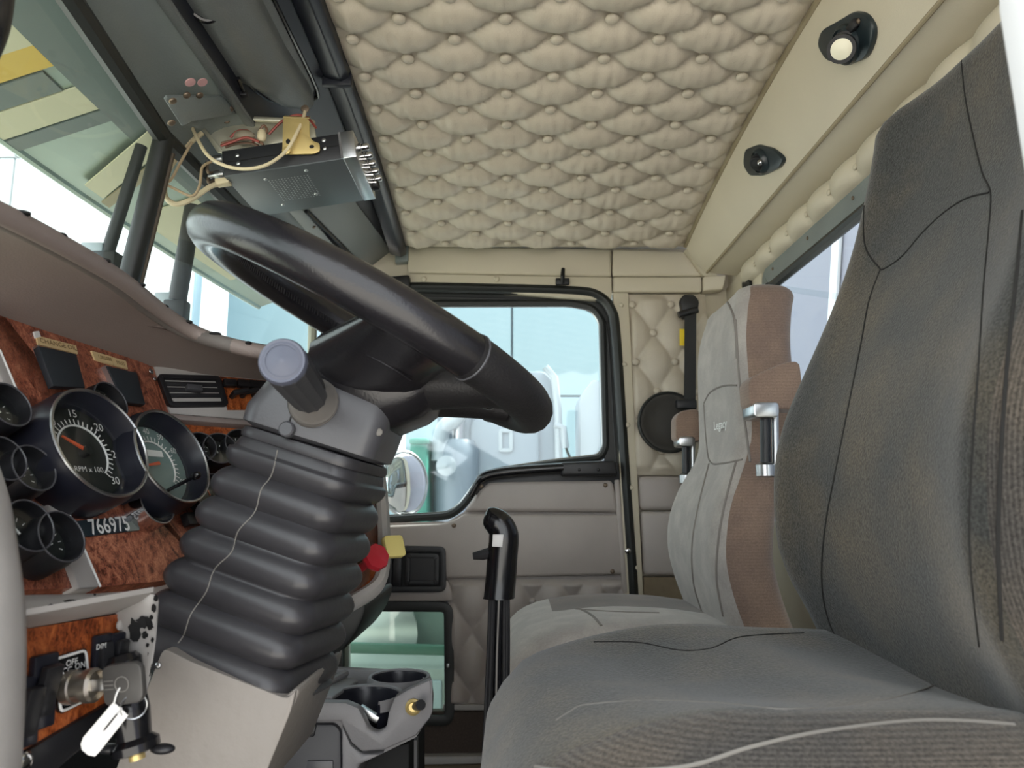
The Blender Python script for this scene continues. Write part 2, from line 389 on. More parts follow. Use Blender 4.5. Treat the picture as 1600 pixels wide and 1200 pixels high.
# outer roof skin so no light comes through
g = Geo().grid(lambda s, t: Vector((-0.55 + 1.2 * s, 0.12 + 1.9 * t, ceil_z(0.12 + 1.9 * t) + 0.03)), 2, 12)
build('roof', g, M_WHITEP, label='white painted cab roof skin above the tufted ceiling', kind='structure')
# ---- piping cord down the rear edge of the ceiling
cord = [(CX1 + 0.004, y, ceil_z(y) - 0.006) for y in [0.15 + 0.05 * k for k in range(36)]]
build('piping', Geo().tube(cord, 0.006, 8), M_SEAMB, ceiling)

# ---- rear header: sloping lamp panel and ledge
RW = 0.60
lampN = None
def lamp_pt(s, t):
    y = 0.15 + (1.90 - 0.15) * t
    a = Vector((CX1 + 0.004, y, ceil_z(y) - 0.004)); b = Vector((0.522, y, CZ + 0.600))
    p = a.lerp(b, s); p += Vector((-0.008, 0, -0.004)) * math.sin(math.pi * s); return p
wall_rear = build('wall_back', Geo().grid(lambda s, t: Vector((RW + 0.004, 0.15 + 1.85 * t, -0.02 + (CZ + 0.72) * 0)) + Z3 * (s * (CZ - 0.03)) if t * 1.85 + .15 >= 0 else None, 1, 1), M_BEIGE2, kind='structure', label='beige vinyl rear cab wall below the back window')
build('header_panel', Geo().grid(lamp_pt, 6, 10), M_BEIGE2, wall_rear)
ledge = [(0.522, CZ + 0.600), (0.545, CZ + 0.596), (0.575, CZ + 0.592), (RW, CZ + 0.590)]
g = Geo().grid(lambda s, t: Vector((interp([(0, .522), (1, RW)], s), 0.15 + 1.75 * t, CZ + 0.600 - 0.010 * s)), 3, 6)
build('ledge_panel', g, M_BEIGE2, wall_rear)
build('piping', Geo().tube([(0.522, 0.15, CZ + .599), (0.522, 1.90, CZ + .599)], 0.0035, 8), M_SEAMB, wall_rear)
# tufted roll above back window
def roll_pt(s, t):
    y = 0.15 + 1.66 * t; th = math.pi * s
    k = abs(math.sin(math.pi * (y - 0.02) / 0.105)); bul = 0.010 + 0.020 * k ** 0.45
    return Vector((RW - bul * math.sin(th), y, CZ + 0.562 + 0.028 * math.cos(th)))
build('tufted_roll', Geo().grid(roll_pt, 8, 160), M_BEIGE2, wall_rear)
for k in range(2, 17):
    screw('button', Vector((RW - 0.019, 0.02 + 0.105 * k, CZ + .556)), (-1, 0, 0), 0.006, M_BEIGE2, wall_rear)
# back window: dark frame, seal, glass
wy0, wy1, wz0, wz1 = 0.25, 1.70, CZ - 0.04, CZ + 0.5376
outer = roundpoly([(RW - .004, wy0, wz0), (RW - .004, wy1, wz0), (RW - .004, wy1, wz1), (RW - .004, wy0, wz1)], 0.05, 5)
inn = inset(outer, 0.045)
w1 = build('window_1', ring(outer, inn, (0.02, 0, 0)), M_HEADER, bevel=0.006, kind='structure', label='back window of the cab with dark grey metal surround')
build('seal', Geo().tube(inset(outer, 0.055), 0.011, 8, closed=True), M_SEAL, w1)
build('pane', Geo().prism(inset(outer, 0.055), (0.004, 0, 0)), M_GLASS, w1)
for yy in (1.62, 1.42, 1.22): screw('screw', Vector((RW - 0.005, yy, wz1 - .018)), (-1, 0, 0), 0.004, M_SCREW, w1)
# rear wall side piece between window and corner
build('corner_panel', Geo().box((RW, 1.85, CZ + 0.27), (0.004, 0.15, 0.31)), M_BEIGE2, wall_rear, bevel=0.002)
build('upper_strip', Geo().box((RW + .006, 1.06, CZ + 0.575), (0.004, 0.95, 0.05)), M_BEIGE2, wall_rear)
build('coat_hook_plate', Geo().prism(roundpoly([WX(1163, 425, RW - .006), WX(1172, 420, RW - .006), WX(1176, 448, RW - .006), WX(1164, 450, RW - .006)], .004), (-0.008, 0, 0)), M_SEAL, wall_rear, bevel=.002)

# ---- far side: header strip above the passenger door and quilted pillar
wall_far = thing('wall_right', (0.2, YF, 0.9), 'beige vinyl wall around the passenger door with quilted pillar panel', 'wall', kind='structure')
E = Vector((0, 0.02, 0))
def wf(px, py, d=0.0): return W(px, py, YF + d)
pad('header_panel', [wf(637, 384), wf(955, 388), wf(956, 432), wf(637, 426)], (0, .03, 0), M_BEIGE2, wall_far, .008)
pad('header_panel', [wf(958, 388), wf(1070, 391), wf(1098, 431), wf(957, 431)], (0, .03, 0), M_BEIGE2, wall_far, .008)
pad('snap_strip', [wf(637, 427), wf(956, 433), wf(956, 470), wf(637, 445)], (0, .03, 0), M_BEIGE2, wall_far, .003)
pad('snap_strip', [wf(958, 432), wf(1097, 432), wf(1097, 456), wf(958, 456)], (0, .03, 0), M_BEIGE2, wall_far, .006)
pad('corner_gusset', [W(1070, 389, 1.93), W(1082, 386, 1.90), W(1128, 436, 1.94), W(1099, 430, 1.94)], (0, .04, 0), M_BEIGE2, wall_far, .004)
pad('corner_gusset', [W(1099, 432, 1.945), W(1135, 430, 1.92), W(1130, 452, 1.93), W(1099, 454, 1.945)], (0, .04, 0), M_BEIGE2, wall_far, .004)
for pts in ([wf(560, 372, .032), wf(1138, 372, .032), wf(1140, 462, .032), wf(960, 462, .032), wf(940, 440, .032), wf(560, 436, .032)], [wf(975, 455, .032), wf(1142, 455, .032), wf(1148, 1180, .032), wf(1010, 1180, .032)]):
    build('backing_board', Geo().prism(pts, (0, .015, 0)), M_BEIGE2, wall_far)
for px in (662, 776): screw('snap', wf(px, 436, -.002), (0, -1, 0), 0.0085, M_BEIGE2, wall_far)
# black hook above the door
hk = thing('coat_hook', wf(879, 443), 'small black hook above the passenger door frame', 'hook')
build('base', Geo().box(wf(879, 440, -.006), (0.019, 0.006, 0.009)), M_BLACK, hk, bevel=.003)
build('prong', Geo().tube([wf(879, 442, -.012), wf(879, 432, -.022), wf(880, 420, -.012)], [.006, .006, .005], 8), M_BLACK, hk)
# snap-lined post strip beside door opening
pad('post_strip', [wf(958, 457), wf(982, 457), wf(1006, 940), wf(976, 940)], (0, .03, 0), M_BEIGE2, wall_far, .003)
for px, py in ((971, 477), (976, 569), (981, 664), (986, 762), (993, 887)): screw('snap', wf(px, py, -.003), (0, -1, 0), 0.0065, M_BEIGE2, wall_far)
# quilted pillar panel
q00, q11 = wf(983, 458), wf(1115, 742)
def pil(s, t):
    x = q00.x + (q11.x - q00.x) * s; z = q00.z + (q11.z - q00.z) * t
    return x, z
bx0, bz0 = wf(988, 475), wf(1018, 522)
pa_, pb_ = 0.053, 0.080
def pil_pt(s, t):
    x, z = pil(s, t); lean = 0.018 * t
    h = tuft(x - bx0.x - lean, z - bx0.z, 0.020, pa_, pb_)
    e = max(0, min(1, s / .05, t / .04, (1 - t) / .04))
    return Vector((x + 0, YF + 0.012 - h * e, z))
pillar = build('quilted_panel', Geo().grid(pil_pt, 50, 90), M_BEIGE, wall_far, ang=75)
for j in range(0, 8):
    for i in range(0, 4):
        if (i + j) % 2: continue
        x = bx0.x + i * pa_ + 0.018 * (j * pb_) / (q00.z - q11.z); z = bx0.z - j * pb_
        if z < q11.z + .02: continue
        screw('button', Vector((x, YF + .004, z)), (0, -1, 0), 0.0105, M_BEIGE, wall_far, 0.007)
pad('lower_panel', [wf(997, 744), wf(1068, 744), wf(1070, 797), wf(1000, 797)], (0, .03, 0), M_GREYV, wall_far, .012)
pad('lower_panel', [wf(1001, 799), wf(1120, 799), wf(1120, 899), wf(1006, 899)], (0, .03, 0), M_GREYV, wall_far, .010)
pad('board', [wf(1006, 902), wf(1140, 902), wf(1150, 1150), wf(1006, 1150)], (0, .03, 0), M_BOARD, wall_far, .003)
pad('recessed_board', [wf(1068, 744, .02), wf(1146, 744, .02), wf(1146, 1150, .02), wf(1068, 1150, .02)], (0, .02, 0), M_GREYV, wall_far, .003)  # grey vinyl board set slightly behind the lower panels

# ================================================================= PASSENGER DOOR
door = thing('door_1', W(800, 1100, YF), 'passenger door with grey padded panels, black window seal and low kick window', 'door', kind='structure')
# jamb frame (black rubber) as a swept tube
jm = catmull([wf(560, 452, .01), wf(640, 449, .01), wf(760, 451, .01), wf(895, 455, .01)] + [wf(935, 463, .01), wf(955, 485, .01), wf(962, 520, .01)] + [wf(970, 640, .01), wf(978, 760, .01), wf(986, 870, .01), wf(990, 935, .01)], 5)
build('rubber_gasket', Geo().tube(jm, 0.019, 10, flat=0.8), M_SEAL, door)
jm2 = [p + Vector((-0.018, 0.03, -0.022)) for p in jm]
build('inner_frame', Geo().tube(jm2, 0.016, 8), M_BLACK, door)
build('upper_frame', Geo().prism([wf(545, 452, .025), wf(895, 454, .025), wf(940, 466, .025), wf(958, 498, .025), wf(945, 506, .025), wf(928, 484, .025), wf(890, 477, .025), wf(540, 478, .025)], (0, .012, 0)), M_SEAL, door)
build('rear_frame', Geo().prism([wf(958, 496, .025), wf(976, 700, .025), wf(982, 740, .025), wf(940, 740, .025), wf(948, 700, .025), wf(944, 504, .025)], (0, .012, 0)), M_SEAL, door)
screw('striker_bolt', wf(981, 861, -.012), (0, -1, 0), .008, M_CHROME, door)
# window opening
wp = [wf(540, 474, .03), wf(890, 473, .03), wf(926, 480, .03), wf(942, 502, .03), wf(947, 700, .03), wf(938, 716, .03), wf(868, 724, .03), wf(775, 738, .03), wf(748, 756, .03), wf(722, 792, .03), wf(702, 806, .03), wf(600, 812, .03), wf(575, 812, .03)]
wloop = roundpoly(wp, 0.02, 3)
build('window_seal', Geo().tube(wloop, 0.0105, 8, closed=True), M_SEAL, door)
build('chrome_bead', Geo().tube(inset(wloop, .010), 0.003, 6, closed=True), M_ALU, door)
build('pane', Geo().prism([p + Vector((0, .012, 0)) for p in wloop], (0, 0.004, 0)), M_GLASS, door)
# black sill / arm rail under glass
build('arm_rail', Geo().tube(catmull([wf(735, 775, -.005), wf(752, 748, -.012), wf(778, 739, -.015), wf(830, 734, -.018), wf(880, 731, -.018)], 5), [.010] * 5 + [.013] * 5 + [.014] * 11, 10), M_BLACKG, door)
pad('sill_panel', [wf(742, 770, .004), wf(756, 748, .004), wf(780, 738, .004), wf(966, 722, .004), wf(970, 756, .004), wf(744, 774, .004)], (0, .016, 0), M_BLACK, door, .002)
pad('grab_pull', [wf(876, 722, -.03), wf(962, 719, -.03), wf(966, 743, -.03), wf(877, 744, -.03)], (0, .04, 0), M_BLACK, door, .007)
for px in (905, 935): screw('screw', wf(px, 734, -.031), (0, -1, 0), .004, M_BLACKG, door)
# steel skin behind the pads (strips around the two openings)
for pts in ([wf(560, 818, .02), wf(700, 815, .02), wf(725, 800, .02), wf(755, 758, .02), wf(985, 735, .02), wf(990, 940, .02), wf(560, 940, .02)],
            [wf(700, 935, .02), wf(1010, 935, .02), wf(1010, 1160, .02), wf(700, 1160, .02)], [wf(480, 1125, .02), wf(705, 1125, .02), wf(705, 1300, .02), wf(480, 1300, .02)],
            [wf(440, 818, .02), wf(565, 815, .02), wf(565, 940, .02), wf(440, 940, .02)], [wf(440, 935, .02), wf(545, 935, .02), wf(545, 1300, .02), wf(440, 1300, .02)]):
    build('skin', Geo().prism(pts, (0, .02, 0)), M_GREYV, door)
pad('top_pad', [wf(724, 800), wf(748, 766), wf(764, 752), wf(958, 749), wf(968, 801)], (0, .025, 0), M_GREYV, door, .012, 4)
pad('centre_pad', [wf(592, 822), wf(690, 818), wf(712, 811), wf(724, 803), wf(968, 804), wf(975, 898), wf(700, 904), wf(592, 904)], (0, .025, 0), M_GREYV, door, .008, 4)
pad('edge_strip', [wf(960, 750, -.001), wf(968, 749, -.001), wf(981, 927, -.001), wf(973, 928, -.001)], (0, .02, 0), M_GREYV, door, .003)
for px, py in ((752, 760), (946, 758), (709, 821), (957, 893)): screw('screw', wf(px, py, -.001), (0, -1, 0), .006, M_SCREW, door)
pad('side_pad', [wf(592, 906), wf(700, 906), wf(707, 925), wf(707, 940), wf(592, 940)], (0, .025, 0), M_GREYV, door, .005)
# quilted lower pad
l00, l11 = wf(700, 906), wf(985, 1106)
la, lb = 0.0515, 0.078
ox, oz = wf(832, 940).x, wf(832, 940).z
def low_pt(s, t):
    x = l00.x + (l11.x - l00.x) * s; z = l00.z + (l11.z - l00.z) * t
    h = tuft(x - ox, z - oz, 0.020, la, lb); e = max(0, min(1, s / .03, (1 - s) / .03, t / .04, (1 - t) / .04))
    return Vector((x, YF + .012 - h * e, z))
build('quilted_pad', Geo().grid(low_pt, 90, 70), M_GREYV, door, ang=75)
for i, j in ((0, 0), (2, 0), (-2, 0), (4, 0), (-1, -1), (1, -1), (-1, 1), (-2, -2), (0, -2)):
    screw('button', Vector((ox + i * la, YF + .004, oz + j * lb)), (0, -1, 0), .009, M_GREYV, door, .006)
pad('bottom_moulding', [wf(692, 1101), wf(1000, 1098), wf(1000, 1108), wf(692, 1111)], (0, .02, 0), M_TRIMG, door, .003)
# inside handle
hl = roundpoly([wf(605, 853, -.012), wf(696, 854, -.012), wf(697, 925, -.012), wf(602, 926, -.012)], .018, 5)
build('handle_bezel', ring(hl, inset(hl, .014), (0, .025, 0)), M_BLACK, door, bevel=.004)
hb = build('handle_recess', Geo().prism([wf(608, 857, -.002), wf(693, 857, -.002), wf(693, 922, -.002), wf(606, 922, -.002)], (0, .012, 0)), M_DKCAV, door)
hp = roundpoly([wf(634, 864, -.010), wf(686, 865, -.010), wf(686, 914, -.010), wf(632, 915, -.010)], .012, 4)
build('handle_paddle', ring(hp, inset(hp, .012), (0, .012, 0)), M_BLACK, door, bevel=.003)
build('handle_cup', Geo().prism(roundpoly([wf(641, 871, -.004), wf(679, 872, -.004), wf(679, 907, -.004), wf(640, 908, -.004)], .008, 3), (0, .008, 0)), M_BLACK, door)
build('lock_tab', Geo().prism([wf(614, 862, -.008), wf(628, 862, -.008), wf(627, 917, -.008), wf(612, 917, -.008)], (0, .01, 0)), M_BLACK, door, bevel=.003)
# kick window
kw = roundpoly([wf(520, 940, -.004), wf(708, 941, -.004), wf(710, 1135, -.004), wf(520, 1130, -.004)], .035, 5)
kwi = inset(kw, .024)
build('kick_window_seal', ring(kw, kwi, (0, .04, 0)), M_SEAL, door, bevel=.006)
build('kick_window_pane', Geo().prism([p + Vector((0, .02, 0)) for p in inset(kw, .018)], (0, .004, 0)), M_GGLASS, door)
build('clip', Geo().box(wf(700, 1040, -.01), (.003, .004, .005)), M_ALU, door, bevel=.001)
# kick board and sill below the door
pad('baseboard_right', [wf(560, 1112, .005), wf(1010, 1110, .005), wf(1010, 1178, .005), wf(560, 1184, .005)], (0, .03, 0), M_CARPET, None, .004, kind='structure', label='dark brown carpet kick board under the passenger door')
pad('trim_1', [wf(560, 1184, -.02), wf(1010, 1178, -.02), wf(1010, 1190, -.02), wf(560, 1197, -.02)], (0, .05, 0), M_TRIMG, None, .003, kind='structure', label='pale metal door sill strip below the passenger door')
pad('threshold_board', [wf(560, 1197, .0), wf(1010, 1191, .0), wf(1010, 1260, .0), wf(560, 1260, .0)], (0, .03, 0), M_BOARD, bpy.data.objects['trim_1'], .003)

# ---- floor, firewall
build('floor', Geo().box((0.0, 1.05, -0.02), (0.66, 0.97, 0.02)), M_CARPET, kind='structure', label='dark brown carpeted cab floor')
build('wall_front', Geo().box((-0.625, 1.05, 0.30), (0.012, 0.95, 0.30)), M_BLACK, kind='structure', label='black firewall below the dashboard')

# ================================================================= WINDSHIELD AND FRONT HEADER
def ws_x(Y): return interp([(0.1, -0.40), (0.738, -0.488), (1.05, -0.532), (1.4, -0.524), (1.92, -0.508)], Y)
zt = CZ + 0.545
def wsp(Y, dz, off=0.0): return Vector((ws_x(Y) + 0.16 * dz + off, Y, zt + dz))
w2 = thing('window_2', (-0.56, 1.05, CZ + 0.1), 'two-piece windshield of faintly green tinted glass', 'window', kind='structure')
for a, b in ((0.15, 1.045), (1.055, 1.93)):
    build('pane', Geo().grid(lambda s, t: wsp(a + (b - a) * s, -0.60 * t, -0.012), 6, 2), M_WGLASS, w2)
build('centre_post', Geo().tube([wsp(1.05, -0.0, .002), wsp(1.05, -.30, .002), wsp(1.05, -.55, .002)], 0.015, 16), M_SEAL, w2)
build('centre_post_bead', Geo().tube([wsp(1.063, -0.02, .012), wsp(1.063, -.30, .012), wsp(1.063, -.55, .012)], 0.005, 6), mat('brown_sealant', rgb(92, 80, 66), .6), w2)
build('top_seal', Geo().tube([wsp(y, 0.0, .0) for y in (0.15, 0.4, 0.738, 0.9, 1.05, 1.25, 1.5, 1.75, 1.93)], 0.014, 8), M_SEAL, w2)
# header: lower sloping plate, rounded front beam, channel behind
hdr = thing('wall_front_header', (-0.45, 1.05, CZ + .6), 'dark grey vinyl covered header above the windshield', 'header', kind='structure')
hdr['kind'] = 'structure'
def hd_pt(s, t):
    Y = 0.15 + 1.78 * t
    a = wsp(Y, 0.012, .004); b = Vector((-0.447, Y, CZ + 0.622))
    p = a.lerp(b, s); p += Vector((-0.010, 0, 0.014)) * math.sin(math.pi * s); return p
build('lower_plate', Geo().grid(hd_pt, 6, 24), M_HEADER, hdr)
build('ridge', Geo().box((-0.440, 1.04, CZ + .624), (.008, .89, .006)), M_VISOR, hdr, bevel=.003)
g = Geo().grid(lambda s, t: Vector((interp([(0, -.432), (.3, -.425), (1, -.31)], s), .15 + 1.78 * t, CZ + interp([(0, .625), (.3, .668), (1, .755)], s) - .05 * max(0, t * 1.78 + .15 - 1.0) ** 2)), 6, 12)
build('channel_plate', g, M_DKBAR, hdr)
# blue-black bar along front edge of ceiling
def bar_pt(y, dx, dz): return Vector((-0.310 + dx, y, ceil_z(y) + dz))
loops = [[bar_pt(y, .022, .02), bar_pt(y, .024, -.022), bar_pt(y, .010, -.030), bar_pt(y, -.020, -.022), bar_pt(y, -.024, .02)] for y in [0.15 + .1 * k for k in range(18)] + [1.915]]
bar = build('trim_2', Geo().loft(loops), M_DKBAR, kind='structure', bevel=.002, label='blue-black metal bar between windshield header and tufted ceiling')
build('joint_clip', Geo().box(bar_pt(1.20, 0.002, -.024), (.026, .006, .012)), M_DKBAR, bar, bevel=.002)
pad('end_block', [wf(617, 378), wf(638, 378), wf(638, 408), wf(617, 410)], (0, .03, 0), M_HEADER, bar, .004)
# far windshield pillar
ap = thing('trim_3', W(530, 500, 1.94), 'black passenger side windshield pillar', 'pillar', kind='structure')
build('post', Geo().prism([W(500, 440, 1.93), W(640, 428, 1.93), W(640, 452, 1.93), W(556, 470, 1.93), W(566, 600, 1.93), W(580, 815, 1.93), W(520, 820, 1.93), W(500, 560, 1.93)], (0, .05, 0)), M_BLACK, ap, bevel=.008)
build('bead', Geo().tube([W(490, 455, 1.92), W(487, 560, 1.92), W(480, 700, 1.92)], .012, 8), mat('weathered_pillar_paint', rgb(150, 150, 135), .5), ap)
# far side fill below windshield between pillar and firewall
build('side_fill', Geo().box((-.545, 1.94, .45), (.09, .02, .45)), M_BLACK, ap)
# near door pillar, white, at the right edge; black door frame curve at top left
p1, p2, p3 = W(1553, -120, .36), W(1556, 20, .36), W(1602, 310, .36)
pil_l = [W(1553, -420, .36), p1, p2, W(1580, 170, .36), p3, W(1625, 700, .36), W(1640, 1250, .36)]
build('trim_4', Geo().prism(pil_l + [p + Vector((.05, -.0, 0)) for p in reversed(pil_l)], (0, -.04, 0)), M_WHITEP, bevel=.004, kind='structure', label='white painted edge of the driver door opening at the right')
build('trim_5', Geo().tube(catmull([W(35, -520, .45), W(10, -140, .45), W(-2, -40, .45), W(-14, 40, .45), W(-45, 110, .45)], 6), .011, 10), M_BLACKG, kind='structure', label='black curved driver door frame at the upper left corner')
# ================================================================= DASHBOARD
DN = Vector((.883, -.204, .4226)).normalized()
DV, DU, DN = frame(DN)                         # right (towards passenger), up, out
D0 = Vector((-.417, .75, CZ + .058)) - DN * 0.045     # point on the wood face
def D(px, py, off=0.0): return onp(px, py, D0 + DN * off, DN)
# wing turned towards the driver, hinged on the right edge of the main face
hinge = D(262, 640)
WN = Vector((.60, -.70, .39)).normalized(); WV, WU, WN = frame(WN)
def G(px, py, off=0.0): return onp(px, py, hinge + WN * off, WN)
dash = thing('dashboard', (-.45, .95, CZ - .05), 'taupe dashboard with burl wood gauge panels and black bezels', 'dashboard')
# body behind wood, one slab per face
def slab(name, pts, n, th, m, **k): return build(name, Geo().prism(pts, -n * th), m, dash, **k)
slab('gauge_panel', [D(-120, 420), D(243, 555), D(264, 645), D(300, 760), D(330, 900), D(157, 917), D(72, 720), D(0, 547), D(-60, 410)], DN, .03, M_WOOD)
slab('side_gauge_panel', [D(-140, 560, -.004), D(0, 560, -.004), D(125, 918, -.004), D(-40, 925, -.004), D(-220, 940, -.004)], DN, .03, M_WOOD)
slab('divider_strip', [D(-60, 400, .003), D(-1, 545, .003), D(72, 719, .003), D(156, 917, .003), D(124, 919, .003), D(0, 585, .003), D(-90, 420, .003)], DN, .02, M_TRIMG, bevel=.002)
build('divider_bead', Geo().tube([D(0, 547, .003), D(72, 720, .003), D(157, 917, .003)], .0012, 6), M_WHITE, dash)
slab('wing_panel', [G(262, 640), G(420, 648), G(520, 700), G(596, 800), G(598, 890), G(590, 912), G(520, 950), G(330, 985), G(300, 900)], WN, .03, M_WOOD2)
slab('wing_top_trim', [G(234, 558, .004), G(420, 574, .004), G(560, 600, .004), G(575, 650, .004), G(420, 658, .004), G(266, 646, .004)], WN, .03, M_TRIMG, bevel=.003)
slab('wing_wood_insert', [G(343, 588, .006), G(450, 598, .006), G(450, 640, .006), G(356, 640, .006)], WN, .012, M_WOOD2)
slab('wing_rib', [G(266, 646, .012), G(420, 658, .012), G(420, 667, .012), G(270, 655, .012)], WN, .03, M_DASH, bevel=.003)
# wing right edge trim and bottom lip
build('wing_edge', Geo().tube(catmull([G(575, 640, .004), G(592, 740, .004), G(599, 820, .004), G(599, 880, .004), G(588, 916, .004), G(545, 945, .004), G(505, 972, .004), G(470, 985, .004)], 5), .012, 8, flat=.8), M_TRIMG, dash)
build('wing_side', Geo().prism([G(598, 700, .0), G(600, 900, .0), G(560, 940, 0), G(470, 990, 0), G(480, 700, 0)], -WN * .10 + Vector((-.04, .05, 0))), M_DASH, dash, bevel=.01)
build('heater_box', Geo().prism(roundpoly([W(470, 985, 1.35), W(575, 935, 1.35), W(565, 975, 1.35), W(535, 1020, 1.35), W(470, 1060, 1.35)], .03), (0, .3, 0)), M_SEAL, dash, bevel=.01)
# hood: underside from the wood top edge to the lip
wood_top = [D(-170, 430), D(-60, 472), D(0, 493), D(120, 533), D(238, 573)] + [G(330, 589, .0), G(420, 597, .0), G(520, 606, .0), G(580, 620, .0)]
lipX = -.40
lip = [WX(-190, 272, lipX), WX(-90, 308, lipX), WX(0, 345, lipX), WX(95, 392, lipX), WX(190, 447, lipX), WX(255, 497, lipX), WX(310, 530, lipX + .02), WX(385, 553, lipX + .08), WX(460, 566, lipX + .13)]
wl = catmull(wood_top, 6); ll = catmull(lip, 6); n_ = min(len(wl), len(ll))
def hood_pt(s, t):
    i = min(int(round(t * (n_ - 1))), n_ - 1); a, b = wl[i], ll[i]
    p = a.lerp(b, s); return p + Vector((0, 0, .018)) * math.sin(math.pi * s)
build('hood', Geo().grid(hood_pt, 8, n_ - 1), M_DASH, dash)
build('hood_lip', Geo().tube([p + Vector((0, 0, .006)) for p in ll], .009, 10), M_DASH, dash)
build('hood_rim', Geo().tube([p + Vector((-.016, 0, .010)) for p in ll], .009, 10), mat('worn_dash_rim', rgb(112, 106, 102), .6, noise=.15, nscale=40, bump=.2), dash)
def top_pt(s, t):
    i = min(int(round(t * (n_ - 1))), n_ - 1); a = ll[i] + Vector((-.018, 0, .012)); b = Vector((-.60, a.y, CZ + .24)); return a.lerp(b, s)
build('dash_top', Geo().grid(top_pt, 3, n_ - 1), M_DASH, dash)
for px, py in ((0, 0),):
    pass
# paint chips on the rim
for i in range(10, 44, 4):
    q = ll[i] + Vector((.004, -.006, .012)); build('paint_chip', Geo().ball(q, (.004 + .002 * (i % 3), .005, .0025), n=8, m=5), M_DKCAV, dash)
build('dash_end', Geo().box((-.565, .33, CZ - .03), (.055, .16, .25)), M_DASH, dash, bevel=.02)
# far dash behind the wheel (passenger side)
build('passenger_dash', Geo().prism([(-.60, 1.25, CZ + .10), (-.46, 1.25, CZ + .12), (-.40, 1.25, CZ + .06), (-.40, 1.25, CZ - .12), (-.48, 1.25, CZ - .2), (-.60, 1.25, CZ - .2)], (0, .66, 0)), M_DASH, dash, bevel=.02)

# ---- gauges
def gauge(px, py, hm, depth, plane, label=None, rim=M_NAVY, ringm=M_ALU, dial=M_DIAL, lip_=.0, thin=.10, n=40, d=None, wide=1.0):
    pf, V, U, N = (D, DV, DU, DN) if plane == 'D' else (G, WV, WU, WN)
    c = pf(px, py, depth); dist = (c - EYE).length
    r = hm * c.y / FPX
    prof = [(r * 1.06, -depth - .002), (r * 1.06, -.012), (r * 1.0, -.004), (r * .99, 0), (r * (1 - thin * .35), .0), (r * (1 - thin * .5), -.002), (r * .84, -depth * .55)]
    g = build('gauge', Geo().lathe(prof, c, N, n, cap=False), rim, dash, label=label)
    build('bezel_ring', Geo().tube([c + V * (r * .985 * math.cos(2 * math.pi * k / n)) + U * (r * .985 * math.sin(2 * math.pi * k / n)) for k in range(n)], max(.0009, r * .03), 6, closed=True), ringm, g)
    dc = c - N * (depth * .56)
    build('dial', Geo().lathe([(r * .86, -.002), (r * .86, 0), (.0001, 0)], dc, N, n), dial, g)
    return g, c, dc, r, V, U, N
def ticks(g, dc, r, V, U, N, a0, a1, n, r0, r1, w, m=M_WHITE):
    geo = Geo()
    for k in range(n):
        a = R(a0 + (a1 - a0) * k / (n - 1)); d = V * math.sin(a) + U * math.cos(a); s = V * math.cos(a) - U * math.sin(a)
        i0 = r0 * (0.94 if k % 5 == 0 else 1.0)
        geo.add([dc + N * .0012 + d * (r * i0) - s * w, dc + N * .0012 + d * (r * r1) - s * w, dc + N * .0012 + d * (r * r1) + s * w, dc + N * .0012 + d * (r * i0) + s * w], [(0, 1, 2, 3)])
    build('scale', geo, m, g, smooth=False)
def arc(g, dc, r, V, U, N, a0, a1, rr, w, m=M_WHITE, name='scale_arc'):
    build(name, Geo().tube([dc + N * .0012 + (V * math.sin(R(a0 + (a1 - a0) * k / 30)) + U * math.cos(R(a0 + (a1 - a0) * k / 30))) * (r * rr) for k in range(31)], w, 6), m, g)
def needle(g, dc, r, V, U, N, a, l0, l1, w, m):
    d = V * math.sin(R(a)) + U * math.cos(R(a)); s = V * math.cos(R(a)) - U * math.sin(R(a)); p = dc + N * .005
    build('needle', Geo().prism([p - d * (r * l0) - s * w, p + d * (r * l1) - s * w * .4, p + d * (r * l1) + s * w * .4, p - d * (r * l0) + s * w], N * .0015), m, g, smooth=False)
def glass(g, dc, r, N): build('gauge_glass', Geo().lathe([(r * .85, 0), (.0001, .0005)], dc + N * .012, N, 32, cap=False), M_DGLASS, g)
# tachometer
g, c, dc, r, V, U, N = gauge(160, 691, 93, .045, 'D', 'large tachometer reading RPM x 100 in a deep bezel', n=56)
ticks(g, dc, r, V, U, N, -135, 135, 31, .54, .63, .0007); arc(g, dc, r, V, U, N, -135, 135, .51, .0011)
for num, a in (('5', -90), ('10', -45), ('15', 0), ('20', 45), ('25', 90), ('30', 135)):
    d = V * math.sin(R(a)) + U * math.cos(R(a)); text('numeral', num, dc + d * (r * .73) + N * .001, V, U, .0125, M_WHITE, g)
text('lettering', 'RPM x 100', dc - U * (r * .32) + N * .001, V, U, .0085, M_WHITE, g)
needle(g, dc, r, V, U, N, -62, .0, .5, .0022, M_ORANGE); build('hub', Geo().lathe([(.006, 0), (.005, .008), (.0001, .009)], dc, N, 16), M_DIAL, g); glass(g, dc, r, N)
